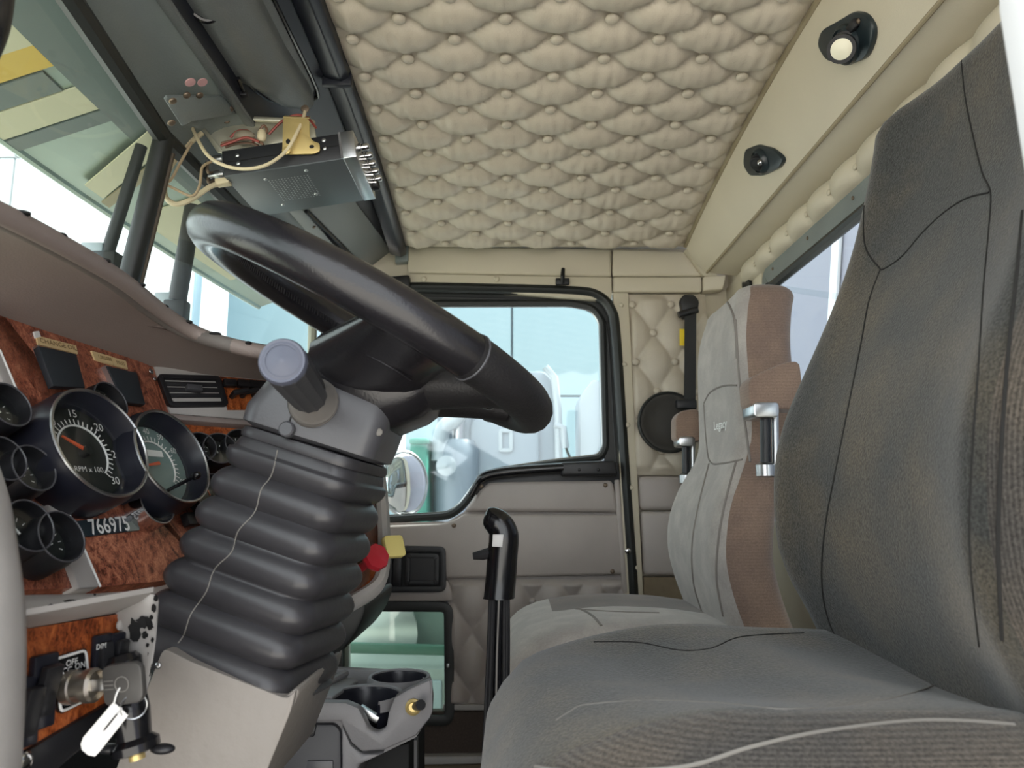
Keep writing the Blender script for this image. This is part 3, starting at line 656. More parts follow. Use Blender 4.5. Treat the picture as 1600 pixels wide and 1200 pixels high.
# speedometer, window reflection in its glass painted as a pale dial
g, c, dc, r, V, U, N = gauge(271, 712, 79, .045, 'D', 'large speedometer with its glass reflection painted as a pale dial', n=56, dial=mat('speedometer_dial_reflection', rgb(120, 140, 138), .25))
ticks(g, dc, r, V, U, N, -135, 135, 29, .54, .63, .0007); arc(g, dc, r, V, U, N, -135, 135, .51, .0010)
for num, a in (('10', -90), ('30', -30), ('40', 0), ('50', 30), ('60', 62), ('80', 120)):
    d = V * math.sin(R(a)) + U * math.cos(R(a)); text('numeral', num, dc + d * (r * .73) + N * .001, V, U, .0105, M_WHITE, g)
build('odometer', Geo().box(dc + U * (r * .25) + N * .001, (r * .28, .004, .0008), (V, U, N)), M_WHITE, g)
needle(g, dc, r, V, U, N, -100, .0, .5, .002, M_ORANGE)
kb = dc - U * (r * .55) + V * (r * .1)
build('trip_stem', Geo().tube([kb, kb + N * .04], .0022, 8), M_BLACKG, g); build('trip_knob', Geo().lathe([(.004, 0), (.0045, .002), (.0045, .007), (.003, .009)], kb + N * .036, N, 12), M_BLACKG, g); glass(g, dc, r, N)
# small gauges
def small(px, py, hm, depth, plane, label, chrome=False, a=-30, ncol=M_WHITE):
    g, c, dc, r, V, U, N = gauge(px, py, hm, depth, plane, label, rim=(M_CHROME if chrome else M_BLACK), ringm=M_ALU if chrome else M_SHROUD, n=32)
    ticks(g, dc, r, V, U, N, -110, 110, 9, .55, .70, .0004); needle(g, dc, r, V, U, N, a, .1, .55, .0007, ncol)
    glass(g, dc, r, N)
    return g
small(16, 632, 38, .034, 'D', 'topmost small gauge on the left panel')
small(8, 716, 38, .034, 'D', 'small gauge half hidden at the left edge')
small(54, 731, 39, .034, 'D', 'small gauge beside the divider strip left of the tachometer')
small(47, 821, 43, .034, 'D', 'lower left small gauge of the bottom pair')
small(97, 838, 42, .034, 'D', 'lower right small gauge of the bottom pair')
small(174, 626, 33, .022, 'D', 'small gauge between the tachometer and the speedometer')
small(246, 785, 35, .022, 'D', 'small gauge with a chrome ring below the speedometer', True)
small(313, 698, 25, .03, 'W', 'small gauge just right of the speedometer')
small(344, 700, 26, .03, 'W', 'small gauge in the middle of the upper wing row')
small(376, 692, 24, .03, 'W', 'small gauge tucked behind the steering column')
small(332, 766, 28, .03, 'W', 'small gauge with an orange pointer below the wing row', a=-20, ncol=M_ORANGE)
small(366, 758, 26, .03, 'W', 'small gauge mostly hidden by the column boot')
# ---- display screens and label tapes
def quad(name, pts, f, off, th, m, n, **k): return build(name, Geo().prism([f(x, y, off) for x, y in pts], -n * th), m, dash, **k)
quad('blank_screen', [(60, 540), (120, 553), (134, 606), (84, 603)], D, .008, .008, mat('blank_screen_black', rgb(42, 48, 54), .6), DN, bevel=.0012)
quad('blank_screen', [(167, 571), (214, 582), (228, 632), (194, 628)], D, .008, .008, MATS['blank_screen_black'], DN, bevel=.0012)
quad('screen_side', [(57, 539), (61, 539), (86, 604), (82, 602)], D, .006, .006, M_ALU, DN)
quad('screen_side', [(164, 571), (168, 571), (195, 629), (191, 627)], D, .006, .006, M_ALU, DN)
quad('label_tape', [(57, 524), (119, 540), (122, 553), (60, 538)], D, .002, .002, M_LABEL, DN)
quad('label_tape', [(143, 548), (175, 557), (177, 571), (149, 562)], D, .002, .002, M_LABEL, DN)
quad('label_tape', [(176, 558), (197, 564), (200, 577), (178, 571)], D, .002, .002, M_LABEL, DN)
quad('label_tape', [(53, 518), (61, 517), (64, 526), (56, 528)], D, .0024, .002, M_WHITE, DN)
M_INK = mat('dark_print', rgb(110, 84, 50), .6)
def lettering(s, p0, p1, p2, size, f, off, m, bold=0, xs=1.0):
    c = (f(*p0, off) + f(*p1, off)) / 2 if p2 is None else f(*p2, off)
    rt = (f(*p1, off) - f(*p0, off)).normalized(); n = DN if f is D else WN; up = n.cross(rt)
    return text('lettering', s, c, rt, up, size, m, dash, bold=bold, xs=xs)
lettering('CHANGE OIL', (62, 533), (118, 546), (91, 539), .0085, D, .0022, M_INK)
lettering('1,000,000', (148, 556), (175, 563), (163, 560), .007, D, .0022, M_INK, xs=.8)
lettering('MILES', (177, 565), (198, 570), (188, 568), .007, D, .0022, M_INK, xs=.8)
quad('number_plate', [(119, 814), (208, 806), (218, 828), (130, 839)], D, .002, .002, mat('dark_teal_tape', rgb(30, 44, 52), .4), DN)
quad('worn_tape_corner', [(196, 817), (213, 812), (218, 828), (200, 830)], D, .0026, .002, mat('worn_tape', rgb(120, 128, 122), .6), DN)
lettering('766975', (130, 826), (205, 818), (171, 822), .0235, D, .0030, M_WHITE, bold=.0003, xs=.80)
# paint fading of the veneer near the column (grey worn patch)
# ---- vent on the wing
vt = build('vent', ring(*(lambda l: (l, inset(l, .006)))(roundpoly([G(246, 584, .010), G(344, 587, .010), G(358, 633, .010), G(265, 634, .010)], .006, 3)), -WN * .02), M_BLACK, dash, bevel=.0015, label='black rectangular air vent')
build('vent_back', Geo().prism([G(252, 589, -.006), G(340, 592, -.006), G(352, 629, -.006), G(270, 630, -.006)], -WN * .004), M_DKCAV, vt)
for k in (.28, .5, .72):
    a = G(252, 588, .006).lerp(G(270, 630, .006), k); b = G(340, 591, .006).lerp(G(352, 629, .006), k)
    build('slat', Geo().tube([a, b], .0022, 6, flat=1.6), M_BLACK, vt)
for k in range(1, 7):
    a = G(252, 590, .002).lerp(G(340, 592, .002), k / 7); b = G(270, 629, .002).lerp(G(352, 628, .002), k / 7)
    build('vane', Geo().tube([a, b], .0015, 6), M_NAVY, vt)
build('vent_thumb', Geo().box(G(303, 607, .012), (.010, .004, .005), (WV, WU, WN)), M_SHROUD, vt, bevel=.001)
for k, px in enumerate((359, 380, 398, 414)): build('rocker_switch', Geo().box(G(px, 599 + k, .010), (.0085, .0055, .004), (WV, WU, WN)), M_BLACK, dash, bevel=.001)
for k, px in enumerate((362, 378, 396)): 
    b = G(px, 620 - k, .006); build('heater_lever', Geo().tube([b, b + WN * .012, b + WN * .016 + WV * .018 + WU * .004], [.004, .0045, .0035], 8), M_BLACK, dash)
for px, py in ((297, 812), (316, 808)): build('small_switch', Geo().box(D(px, py, .006), (.010, .008, .005), (DV, DU, DN)), M_BLACK, dash, bevel=.0015)
b = D(308, 836, .0); build('toggle', Geo().tube([b, b + DN * .012, b + DN * .02 + DV * .012], [.006, .004, .003], 8), M_BLACK, dash)
screw('screw', D(236, 580, .003), DN, .004, M_CHROME, dash); screw('screw', D(242, 592, .003), DN, .003, M_CHROME, dash)

# ---- bottom lip, lower switch panel
lipA = [(-60, 935), (30, 930), (150, 927), (230, 920), (292, 905)]
lipB = [(-60, 985), (46, 968), (150, 950), (225, 934), (290, 915)]
a_ = catmull([D(x, y, .0) for x, y in lipA], 6); b_ = catmull([D(x, y, .03) - Z3 * .012 for x, y in lipB], 6)
def lp_pt(s, t):
    i = int(round(t * (len(a_) - 1))); p = a_[i].lerp(b_[i], s); return p + DN * (.014 * math.sin(math.pi * min(1, s * 1.05)))
lipg = Geo().grid(lp_pt, 8, len(a_) - 1); build('lower_lip', lipg, M_TRIMG, dash)
LN = Vector((.974, -.225, .03)).normalized(); LV, LU, LN = frame(LN)
L0 = Vector((-.345, .565, CZ - .1))
def Lp(px, py, off=0.0): return onp(px, py, L0 + LN * off, LN)
build('lip_underside', Geo().prism([Lp(40, 962, .045), Lp(240, 925, .045), Lp(195, 958, -.01), Lp(44, 985, -.01)], Vector((0, 0, .004))), M_TRIMG, dash)
build('switch_panel', Geo().prism([Lp(40, 983), Lp(196, 958), Lp(205, 1075), Lp(28, 1180), Lp(-10, 1230), Lp(-20, 985)], -LN * .012), M_WOOD2, dash)
# right cheek of the lower surround
ck = [Lp(190, 957, .006), Lp(240, 925, .03), Lp(252, 935, .03), Lp(247, 1000, .03), Lp(238, 1060, .03), Lp(222, 1110, .03), Lp(205, 1140, .02), Lp(206, 1075, .002)]
ckg = Geo().prism(ck, -LN * .03 + Vector((0, .01, 0))); build('panel_cheek', ckg, M_TRIMG, dash, bevel=.004)
def decal(g, pts, m, par, out=.0015):
    bv = BVHTree.FromPolygons([tuple(v) for v in g.v], [tuple(f) for f in g.f]); P = []
    for x, y in pts:
        d = ray(x, y).normalized(); h = bv.ray_cast(EYE, d)[0]
        if h is not None: P.append(h - d * out)
    if len(P) > 2: build('paint_chip', Geo().prism(P, (0, .0006, 0)), m, par, smooth=False)
def blob(cx, cy, rx, ry, n, seed, j=.45):
    rn = random.Random(seed); return [(cx + rx * (1 - j * rn.random()) * math.cos(2 * math.pi * k / n), cy + ry * (1 - j * rn.random()) * math.sin(2 * math.pi * k / n)) for k in range(n)]
for k, (cx, cy, rx, ry) in enumerate(((210, 985, 13, 24), (224, 972, 14, 11), (234, 978, 7, 8), (233, 1038, 5, 22), (226, 992, 6, 7), (238, 1000, 3, 5), (236, 965, 4, 5), (230, 1008, 3, 4), (240, 950, 4, 9), (243, 935, 4, 6))):
    decal(ckg, blob(cx, cy, rx, ry, 18, k), M_DKCAV, dash)
for k, (cx, cy, rx, ry) in enumerate(((82, 951, 16, 8), (117, 944, 25, 9), (202, 921, 7, 5), (148, 926, 3, 6), (237, 916, 6, 3), (180, 944, 12, 2))):
    decal(lipg, blob(cx, cy, rx, ry, 18, 20 + k), M_DKCAV, dash)
build('panel_lower_edge', Geo().prism([Lp(28, 1182, .004), Lp(205, 1078, .004), Lp(212, 1100, .004), Lp(60, 1230, .004), Lp(0, 1230, .004)], -LN * .01), M_BLACK, dash, bevel=.003)
screw('screw', Lp(38, 1190, .008), LN, .007, M_CHROME, dash); screw('screw', Lp(189, 976, .003), LN, .005, M_TRIMG, dash)
# side bolster at near end, closest to the camera
bol = [W(-40, 700, .50) + Vector((-.063, 0, 0)), W(5, 790, .48) + Vector((-.063, 0, 0)), W(22, 880, .47) + Vector((-.063, 0, 0)), W(34, 980, .46) + Vector((-.063, 0, 0)), W(34, 1100, .45) + Vector((-.063, 0, 0)), W(26, 1250, .44) + Vector((-.063, 0, 0))]
build('side_bolster', Geo().tube(catmull(bol, 5), [.052 if k < 4 else .055 for k in range(26)], 16), M_TRIMG, dash)
# rocker switches, ignition
def rocker(px, py, w, h, tilt, name='rocker_switch'):
    c = Lp(px, py, .004); ax = (LV, LU, LN)
    s = build(name, Geo().box(c, (w, h, .003), ax), M_NAVY, dash, bevel=.002)
    v2 = (LV, (LU * math.cos(tilt) + LN * math.sin(tilt)), (LN * math.cos(tilt) - LU * math.sin(tilt)))
    build('rocker', Geo().box(c + LN * .004, (w * .72, h * .72, .0035), v2), M_BLACK, s, bevel=.002); return s, c
rocker(66, 1080, .011, .026, .25); rocker(158, 1033, .009, .021, -.1); rocker(181, 1026, .008, .019, .15); rocker(40, 1112, .010, .024, .2)
text('lettering', 'DIM', Lp(157, 1010, .012), LV, LU, .006, M_WHITE, dash)
ig = thing('ignition_switch', Lp(115, 1075), 'nickel ignition lock on a black white-edged plate in the lower panel', 'ignition switch')
il = [Lp(83, 1028, .003), Lp(136, 1012, .003), Lp(144, 1092, .003), Lp(93, 1117, .003)]
build('plate', Geo().prism(roundpoly(il, .004, 3), -LN * .003), M_BLACKG, ig)
build('plate_border', Geo().tube(roundpoly(inset(il, .0015), .004, 3), .0011, 6, closed=True), M_WHITE, ig)
for s, px, py in (('ACC', 100, 1049), ('OFF', 111, 1035), ('ON', 124, 1040)): text('lettering', s, Lp(px, py, .0032), LV, LU, .0065, M_WHITE, ig)
ic = Lp(106, 1074, .003); idir = Vector((.965, -.12, .10)).normalized()
build('lock_barrel', Geo().lathe([(.0125, 0), (.0125, .007), (.0112, .008), (.0112, .015), (.0125, .016), (.0125, .022), (.0105, .024), (.009, .020), (.0001, .020)], ic, idir, 32), mat('worn_nickel', rgb(170, 162, 150), .28, .9), ig)
# key with ring, tag
kd = idir; k0 = ic + kd * .020
key = thing('ignition_key', k0, 'black-headed key standing in the ignition lock', 'key')
ku = (LU * .93 - LV * .1).normalized(); ku = (ku - kd * ku.dot(kd)).normalized(); ks = kd.cross(ku)
build('blade', Geo().box(k0 + kd * .006, (.010, .0042, .0011), (kd, ku, ks)), M_ALU, key, bevel=.0004)
hk0 = k0 + kd * .010
hd = [hk0 + kd * x + ku * y for x, y in ((0, -.013), (.0, .011), (.004, .014), (.028, .015), (.032, .011), (.032, -.010), (.028, -.015), (.004, -.016))]
build('head', Geo().prism([p + ks * .003 for p in roundpoly(hd, .004, 3)], -ks * .006), mat('key_head_grey', rgb(70, 68, 66), .4), key, bevel=.0015)
emb = hk0 + kd * .016 + ks * (-.0034 if ks.y > 0 else .0034)
build('emblem_ring', Geo().tube([emb + kd * (.0055 * math.cos(a * .3142)) + ku * (.0055 * math.sin(a * .3142)) for a in range(20)], .0005, 6, closed=True), M_STITCH, key)
for k in (-1, 0, 1): build('emblem_bar', Geo().tube([emb - kd * .014 + ku * (.003 * k), emb - kd * .007 + ku * (.003 * k)], .0004, 6), M_STITCH, key)
rc = hk0 + kd * .022 - ku * .018
build('split_ring', Geo().tube([rc + ku * (.009 * math.cos(a * .2618)) + (kd * .8 - ks * .6) * (.009 * math.sin(a * .2618)) for a in range(24)], .0006, 6, closed=True), M_ALU, key)
Yt = rc.y - .004
tag_ = thing('key_tag', W(160, 1140, Yt), 'white paper key tag hanging on a string from the ignition key', 'tag')
tp = [W(177, 1097, Yt), W(200, 1118, Yt), W(155, 1175, Yt), W(148, 1182, Yt), W(138, 1180, Yt), W(128, 1172, Yt), W(126, 1163, Yt), W(130, 1152, Yt)]
build('card', Geo().prism(tp, (0, .0008, 0)), mat('tag_paper', rgb(238, 236, 233), .7), tag_)
build('string', Geo().tube(catmull([W(178, 1100, Yt - .001), W(184, 1080, Yt), W(198, 1066, Yt + .004), W(214, 1068, Yt + .006), W(222, 1082, Yt + .006), W(221, 1092, Yt + .006)], 5), .0007, 6), M_WHITE, tag_)
for k in range(3): build('print_line', Geo().box(W(178 - 5 * k, 1122 + 6 * k, Yt - .0006), (.009 - .002 * k, .0002, .0006), ((W(160, 1160, Yt) - W(190, 1122, Yt)).normalized(), Y3, (W(200, 1118, Yt) - W(177, 1097, Yt)).normalized())), mat('faint_print', rgb(200, 200, 202), .7), tag_)
# cable end plug below the key
Yp = Lp(200, 1120).y - .03
pg = thing('air_valve_knob', W(208, 1170, Yp), 'black knob with a winged base below the key head', 'knob')
pax = (W(200, 1095, Yp) - W(212, 1170, Yp)).normalized()
build('body', Geo().lathe([(.012, -.002), (.018, 0), (.018, .006), (.013, .010), (.015, .030), (.014, .042), (.009, .048), (.009, .056), (.0145, .062), (.015, .070), (.011, .075), (.0001, .076)], W(213, 1172, Yp), pax, 24), M_BLACKG, pg)
for s in (-1, 1): build('wing', Geo().ball(W(213, 1170, Yp) + X3 * (s * .021), (.010, .006, .004)), M_BLACK, pg)
build('tip', Geo().lathe([(.006, 0), (.006, -.006), (.0001, -.007)], W(213, 1174, Yp), pax, 14), M_BRASS, pg)
# brake valve knobs on the wing: red and yellow
def pull(name, px, py, label, m, sh, off, ax):
    t_ = thing(name, G(px, py), label, 'knob')
    b = G(px, py, 0.0); build('stem', Geo().tube([b, b + ax * off], .006, 10), m, t_)
    return t_, b + ax * off
wax = WN
t1, e1 = pull('parking_brake_knob', 590, 872, 'pale yellow square pull knob on the wood wing panel', M_YEL, 0, .04, wax)
build('cap', Geo().prism(roundpoly([e1 + WV * x + WU * y for x, y in ((-.015, -.015), (.015, -.015), (.015, .015), (-.015, .015))], .005, 3), WN * .010), M_YEL, t1, bevel=.003)
build('collar', Geo().lathe([(.010, 0), (.010, .03), (.008, .034)], G(590, 872, .0), WN, 16), M_YEL, t1)
t2, e2 = pull('trailer_brake_knob', 556, 893, 'red octagonal pull knob beside the column boot', M_RED, 0, .05, wax)
build('cap', Geo().lathe([(.006, 0), (.018, .001), (.019, .006), (.017, .012), (.0001, .013)], e2, WN, 8), M_RED, t2, smooth=False)
# ================================================================= STEERING
SY = .80
# lower column cover
cc = thing('column_cover', W(330, 1200, SY), 'taupe plastic cover at the foot of the steering column', 'column cover')
cf = [W(255, 1012, .71), W(300, 1035, .71), W(450, 1093, .71), W(463, 1075, .71), W(455, 1110, .71), W(395, 1260, .71), W(160, 1260, .71), W(200, 1150, .71)]
build('shell', Geo().prism(roundpoly(cf, .006, 2), (0, .19, 0)), M_COVER, cc, bevel=.010, seg=3)
build('rear_fin', Geo().prism([W(430, 1100, .715), W(463, 1074, .715), W(468, 1082, .715), W(400, 1240, .715), W(385, 1240, .715)], (0, .17, 0)), M_COVER, cc, bevel=.006)
for px, py in ((247, 1040), (232, 1160)): screw('screw', W(px, py, .708), (0, -1, 0), .003, M_ALU, cc)
# bellows boot: rounded rectangular loops along the column
A0, A1 = W(368, 1042, SY), W(494, 714, SY)
bt = thing('steering_column_boot', A0, 'black ribbed rubber bellows boot around the steering column', 'boot')
ax = (A1 - A0).normalized(); rt = (Vector((1, 0, 0)) - ax * ax.x).normalized(); rt = (rt + ax * 0.03).normalized(); dp = Vector((0, 1, 0)); 
def boot_loop(t, k): 
    c = A0.lerp(A1, t); a = (rt * math.cos(R(-8)) + dp * math.sin(R(-8))); b = (dp * math.cos(R(8)) + rt * math.sin(R(8)))
    return rrect(c, a, b, (.082 - .016 * t) * k, (.076 - .010 * t) * k, .024, 6)
loops = []; NR = 7
N_ = 120
for i in range(N_ + 1):
    t = i / N_; ph = (t * NR) % 1.0
    k = 1.0 + 0.14 * (abs(math.sin(math.pi * t * NR)) ** .65 - .5) * (1 if t < .95 else .3)
    loops.append(boot_loop(t, k))
boot = build('bellows', Geo().loft(loops, False), M_RUBBER, bt, ang=60)
# moulded seam running down the near corner
bvh = BVHTree.FromPolygons([tuple(v) for v in sum(loops, [])], [tuple(f) for f in Geo().loft(loops, False).f])
def hits(bv, pts, n=8, out=.0006, fn=None):
    P = [Vector((x, y, 0)) for x, y in pts]; res = []
    for q in catmull(P, n):
        d = ray(q.x, q.y).normalized(); h, nn, i, dist = bv.ray_cast(EYE, d)
        if h is not None: res.append(h - d * out)
    return res
seam = hits(bvh, [(436, 690), (425, 740), (408, 765), (398, 800), (372, 830), (362, 862), (335, 890), (322, 925), (298, 960), (288, 990), (278, 1005)], 6, .0004)
build('seam', Geo().tube(seam, .0007, 6), M_STITCH, bt)
build('collar', Geo().loft([boot_loop(1.0, 1.0), boot_loop(1.02, 1.02), boot_loop(1.045, 1.0), boot_loop(1.05, .94)], False), M_RUBBER, bt)
build('base_flange', Geo().loft([boot_loop(-.015, 1.04), boot_loop(.005, 1.06), boot_loop(.02, 1.0)], False), M_RUBBER, bt)
# shroud
A2 = W(555, 608, SY)
sh = thing('column_shroud', A1, 'charcoal plastic steering column shroud above the ribbed boot', 'shroud')
ax2 = (A2 - A1).normalized()
def shl(c, ha, hb, r, sl=0.0): 
    a = (rt + ax2 * sl).normalized(); return rrect(c, a, dp, ha, hb, r, 7)
B = A1 + ax * .012
loops = [shl(B, .062, .060, .02), shl(B + ax * .004, .071, .069, .02), shl(B + ax * .02, .072, .07, .02), shl(B + ax * .055 + rt * .006, .067, .068, .022), shl(B + ax * .075 + rt * .014, .056, .062, .026), shl(B + ax * .086 + rt * .016, .042, .05, .026)]
sg = Geo().loft(loops); build('shell', sg, M_SHROUD, sh, ang=50)
sbv = BVHTree.FromPolygons([tuple(v) for v in sg.v], [tuple(f) for f in sg.f])
seam = hits(sbv, [(452, 688), (452, 660), (470, 620), (508, 590)], 8, .0004)
if len(seam) > 2: build('split_line', Geo().tube(seam, .0008, 6), M_DKCAV, sh)
sc = hits(sbv, [(449, 671), (450, 672)], 1, .001)
if sc: build('boss', Geo().lathe([(.008, -.004), (.008, .003), (.0065, .0045), (.0001, .0045)], sc[0], (-.1, -1, .1), 20), M_SHROUD, sh)
sc = hits(sbv, [(592, 675), (593, 676)], 1, .001)
if sc: screw('dent', sc[0], (0, -1, 0), .004, M_STITCH, sh, .001)
rec = hits(sbv, [(500, 618), (520, 620), (529, 640), (522, 650), (498, 654)], 4, .0006)
# turn-signal stalk
stk = thing('turn_signal_lever', W(486, 632, .73), 'stubby dark grey turn signal lever with a grey-blue end cap', 'lever')
s0, s1 = W(492, 630, .735), W(441, 564, .56)
sd = (s1 - s0).normalized(); L_ = (s1 - s0).length
build('boot', Geo().lathe([(.026, -.005), (.0265, .002), (.024, .006), (.0245, .010), (.021, .014), (.0205, .018), (.016, .024), (.012, .04)], s0, sd, 28), mat('taupe_rubber', rgb(120, 116, 112), .5), stk)
for h, r_ in ((.004, .0262), (.011, .0242)): build('boot_groove', Geo().lathe([(r_, 0), (r_, .0012)], s0 + sd * h, sd, 28, cap=False), M_DKCAV, stk)
def hexloop(h, r, n=36): 
    v, u, a = frame(sd); return [s0 + sd * h + v * ((r + .0006 * math.cos(k * 2 * math.pi / n * 12)) * math.cos(2 * math.pi * k / n)) + u * ((r + .0006 * math.cos(k * 2 * math.pi / n * 12)) * math.sin(2 * math.pi * k / n)) for k in range(n)]
build('grip', Geo().loft([hexloop(.034, .010), hexloop(.038, .0165), hexloop(.06, .0178), hexloop(L_ - .02, .0186), hexloop(L_ - .006, .0185)]), M_STALK, stk)
build('end_cap', Geo().lathe([(.0185, -.007), (.0186, -.002), (.0172, .001), (.0155, .0006), (.0150, .0010), (.004, .0010), (.003, .0018), (.0001, .0018)], s1, sd, 40), M_CAPG, stk)
build('cap_ring', Geo().lathe([(.0135, .0012), (.0135, .0016), (.0128, .0016), (.0128, .0012)], s1, sd, 36, cap=False), M_CAPG, stk)
v_, u_, n_ = frame(sd); text('symbol', '2', s0 + sd * .055 + v_ * .0180 , sd, Vector((0, 0, 1)), .007, M_WHITE, stk)
# ---- steering wheel
wc = Vector((W(588, 512, SY).x, SY, W(588, 512, SY).z)); tilt = R(28.5)
wn = Vector((math.sin(tilt), 0, math.cos(tilt))); e1 = Vector((math.cos(tilt), 0, -math.sin(tilt))); e2 = Vector((0, 1, 0))
RR, rt_ = .197, .0222
whl = thing('steering_wheel', wc - wn * .08, 'black leather steering wheel with stitched rim and broad spokes', 'steering wheel')
def rim_pt(a, r=RR, h=0): return wc + e1 * (r * math.cos(a)) + e2 * (r * math.sin(a)) + wn * h
def rim_seg(a0, a1, rad, n): return Geo().tube([rim_pt(R(a0 + (a1 - a0) * k / n)) for k in range(n + 1)], rad, 16)
# a = 0 points at the driver, -90 at the camera. polished leather over most, matte wrap near the driver
build('rim', rim_seg(-48, -318, rt_, 110), M_LEATH, whl)
build('rim_wrap', rim_seg(-50, 44, rt_ * 1.02, 44), M_LEATH2, whl)
for a in (-48.5, 43): build('wrap_seam', Geo().tube([rim_pt(R(a)) + (rim_pt(R(a)) - wc).normalized() * (rt_ * 1.03 * math.cos(q * .3142)) + wn * (rt_ * 1.03 * math.sin(q * .3142)) for q in range(20)], .0010, 6, closed=True), M_SHROUD, whl)
st = Geo()
for k in range(150):       # cross stitch on the inner side of the rim
    a = R(60 + 210 * k / 149); p = rim_pt(a, RR - rt_ * .98, -.004); tg = (rim_pt(a + .01) - rim_pt(a)).normalized()
    st.tube([p - wn * .003 - tg * .0015, p + wn * .003 + tg * .0015], .0007, 4)
build('stitching', st, M_LEATH2, whl, kind='stuff')
# hub: bowl from column to spoke plane
hubc = wc - wn * .052 + e1 * .018
def hl(h, ra, rb, r, sh=0): return rrect(wc + e1 * (.020 + sh) + wn * h, e1, e2, ra, rb, r, 7)
build('hub', Geo().loft([hl(-.098, .060, .056, .03, -.010), hl(-.092, .066, .062, .03, -.008), hl(-.065, .070, .072, .04, .010), hl(-.035, .070, .076, .04, .022), hl(-.015, .064, .07, .04, .026), hl(-.008, .045, .05, .03, .026)]), M_LEATH, whl, ang=60)
build('hub_ring', Geo().loft([hl(-.106, .058, .054, .03, -.014), hl(-.099, .064, .060, .03, -.013), hl(-.096, .064, .060, .03, -.012)]), M_ALU, whl)
def spoke(a, w0, w1, t0, t1, mat_, name='spoke', r0=.05, h0=-.05):
    d = e1 * math.cos(R(a)) + e2 * math.sin(R(a)); s = wn.cross(d); loops = []
    for k in range(11):
        t = k / 10; r = r0 + (RR - .004 - r0) * t; h = h0 * (1 - t) ** 1.3 - .004
        w = w0 + (w1 - w0) * math.sin(t * math.pi / 2) + .02 * max(0, t - .75) * 4 * .4; th = t0 + (t1 - t0) * t
        loops.append([wc + d * r + wn * h + s * (w * math.cos(q * math.pi / 8)) + wn * (th * math.sin(q * math.pi / 8)) for q in range(16)])
    return build(name, Geo().loft(loops), mat_, whl, ang=60)
spoke(-63, .060, .046, .034, .014, M_LEATH); spoke(63, .060, .046, .034, .014, M_LEATH)
spoke(-22, .050, .022, .034, .012, M_LEATH2); spoke(22, .050, .022, .034, .012, M_LEATH2)
build('spoke_slot', Geo().ball(rim_pt(R(-17), RR - .034, -.020), (.009, .006, .006)), M_CHROME, whl)
for k in range(4):
    p0 = [wc + e1 * (x) + e2 * (-.118 + y * .9 - .004 * k) + wn * (-.041 + .005 * k) for x, y in ((.005, .02), (.02, .0), (.045, -.008), (.07, .0), (.085, .014))]
    build('crease', Geo().tube(catmull(p0, 5), .0012, 6), M_LEATH, whl)
# ================================================================= OVERHEAD: VISORS, RADIO, LAMPS
VN = Vector((.633, 0, -.774)).normalized()
def vis(px, py, dz=0.0, off=0.0): return onp(px, py, Vector((-.385, 1, CZ + .690 + dz)) + VN * off, VN)
v1 = thing('sun_visor', vis(400, 60), 'black padded sun visor roll above the driver, beside the hanging radio', 'sun visor')
e_ = [vis(364, 121), vis(384, 124), vis(400, 142), vis(422, 156), vis(448, 163), vis(472, 163), vis(488, 155), vis(494, 138)]
lo, ro = e_[0].copy(), e_[-1].copy(); lo.y = .45; ro.y = .45
body = roundpoly([lo] + e_ + [ro], .006, 2)
def vgrid(name, pts_l, pts_r, m, par, bul):
    n = len(pts_l)
    def f(s, t):
        i = min(int(round(t * (n - 1))), n - 1); p = pts_l[i].lerp(pts_r[i], s); return p + VN * (bul * (1 - (2 * s - 1) ** 4) * (1 - max(0, (t - .85) / .15) ** 3))
    return build(name, Geo().grid(f, 14, n - 1), m, par)
build('backing', Geo().prism(body, -VN * .012), M_VISOR, v1, bevel=.005, seg=3)
ys = [.45 + (1.07 - .45) * k / 20 for k in range(21)]
tl = [Vector((lo.x + .004, y, lo.z)) for y in ys]; tr = [Vector((ro.x - .012, y, ro.z - .009)) for y in ys]
endl = catmull([tl[-1], e_[2].lerp(e_[1], .3), e_[3]], 5)[1:]; endr = catmull([tr[-1], e_[6].lerp(e_[7], .4), e_[5]], 5)[1:]
vgrid('padded_cover', tl + endl, tr + endr, M_VISOR, v1, .026)
build('edge_piping', Geo().tube(catmull(e_[1:] + [ro.lerp(e_[-1], .7), ro], 4), .0035, 8), M_BLACKG, v1)
yc = 1.03 * .86
build('stitched_hem', Geo().tube(catmull([Vector((lo.x + .004, .905, lo.z - .002)), Vector((-.41, .915, CZ + .645)), Vector((-.37, .915, CZ + .68)), Vector((ro.x - .012, .905, ro.z - .006))], 6), .004, 8), M_BLACKG, v1)
build('hinge_pin', Geo().tube([vis(372, 122, -.005, .012), vis(380, 143, -.005, .012)], .003, 8), M_BLACKG, v1); build('hinge_foot', Geo().box(vis(381, 148, -.005, .012), (.006, .006, .004)), M_BLACK, v1, bevel=.001)
build('chrome_tip', Geo().box(vis(379, 123, 0, .006), (.006, .005, .004)), M_CHROME, v1, bevel=.001)
v2 = thing('sun_visor', vis(560, 380, -.045), 'grey padded sun visor above the passenger, behind the steering wheel rim', 'sun visor')
q_ = [vis(470, 318, -.04), vis(553, 312, -.04), vis(598, 372, -.04), vis(617, 404, -.04), vis(612, 418, -.04), vis(590, 420, -.04), vis(556, 402, -.04)]
build('padded_cover', Geo().prism(roundpoly(q_, .012, 4), -VN * .025), mat('grey_vinyl_padding', rgb(120, 124, 122), .4, bump=.3, bscale=350), v2, bevel=.010, seg=3)
build('side_rail', Geo().tube([vis(478, 330, -.045, .004), vis(545, 395, -.045, .004)], .004, 8), M_BLACKG, v2)
screw('screw', vis(491, 355, -.045, .006), VN, .004, M_SCREW, v2)
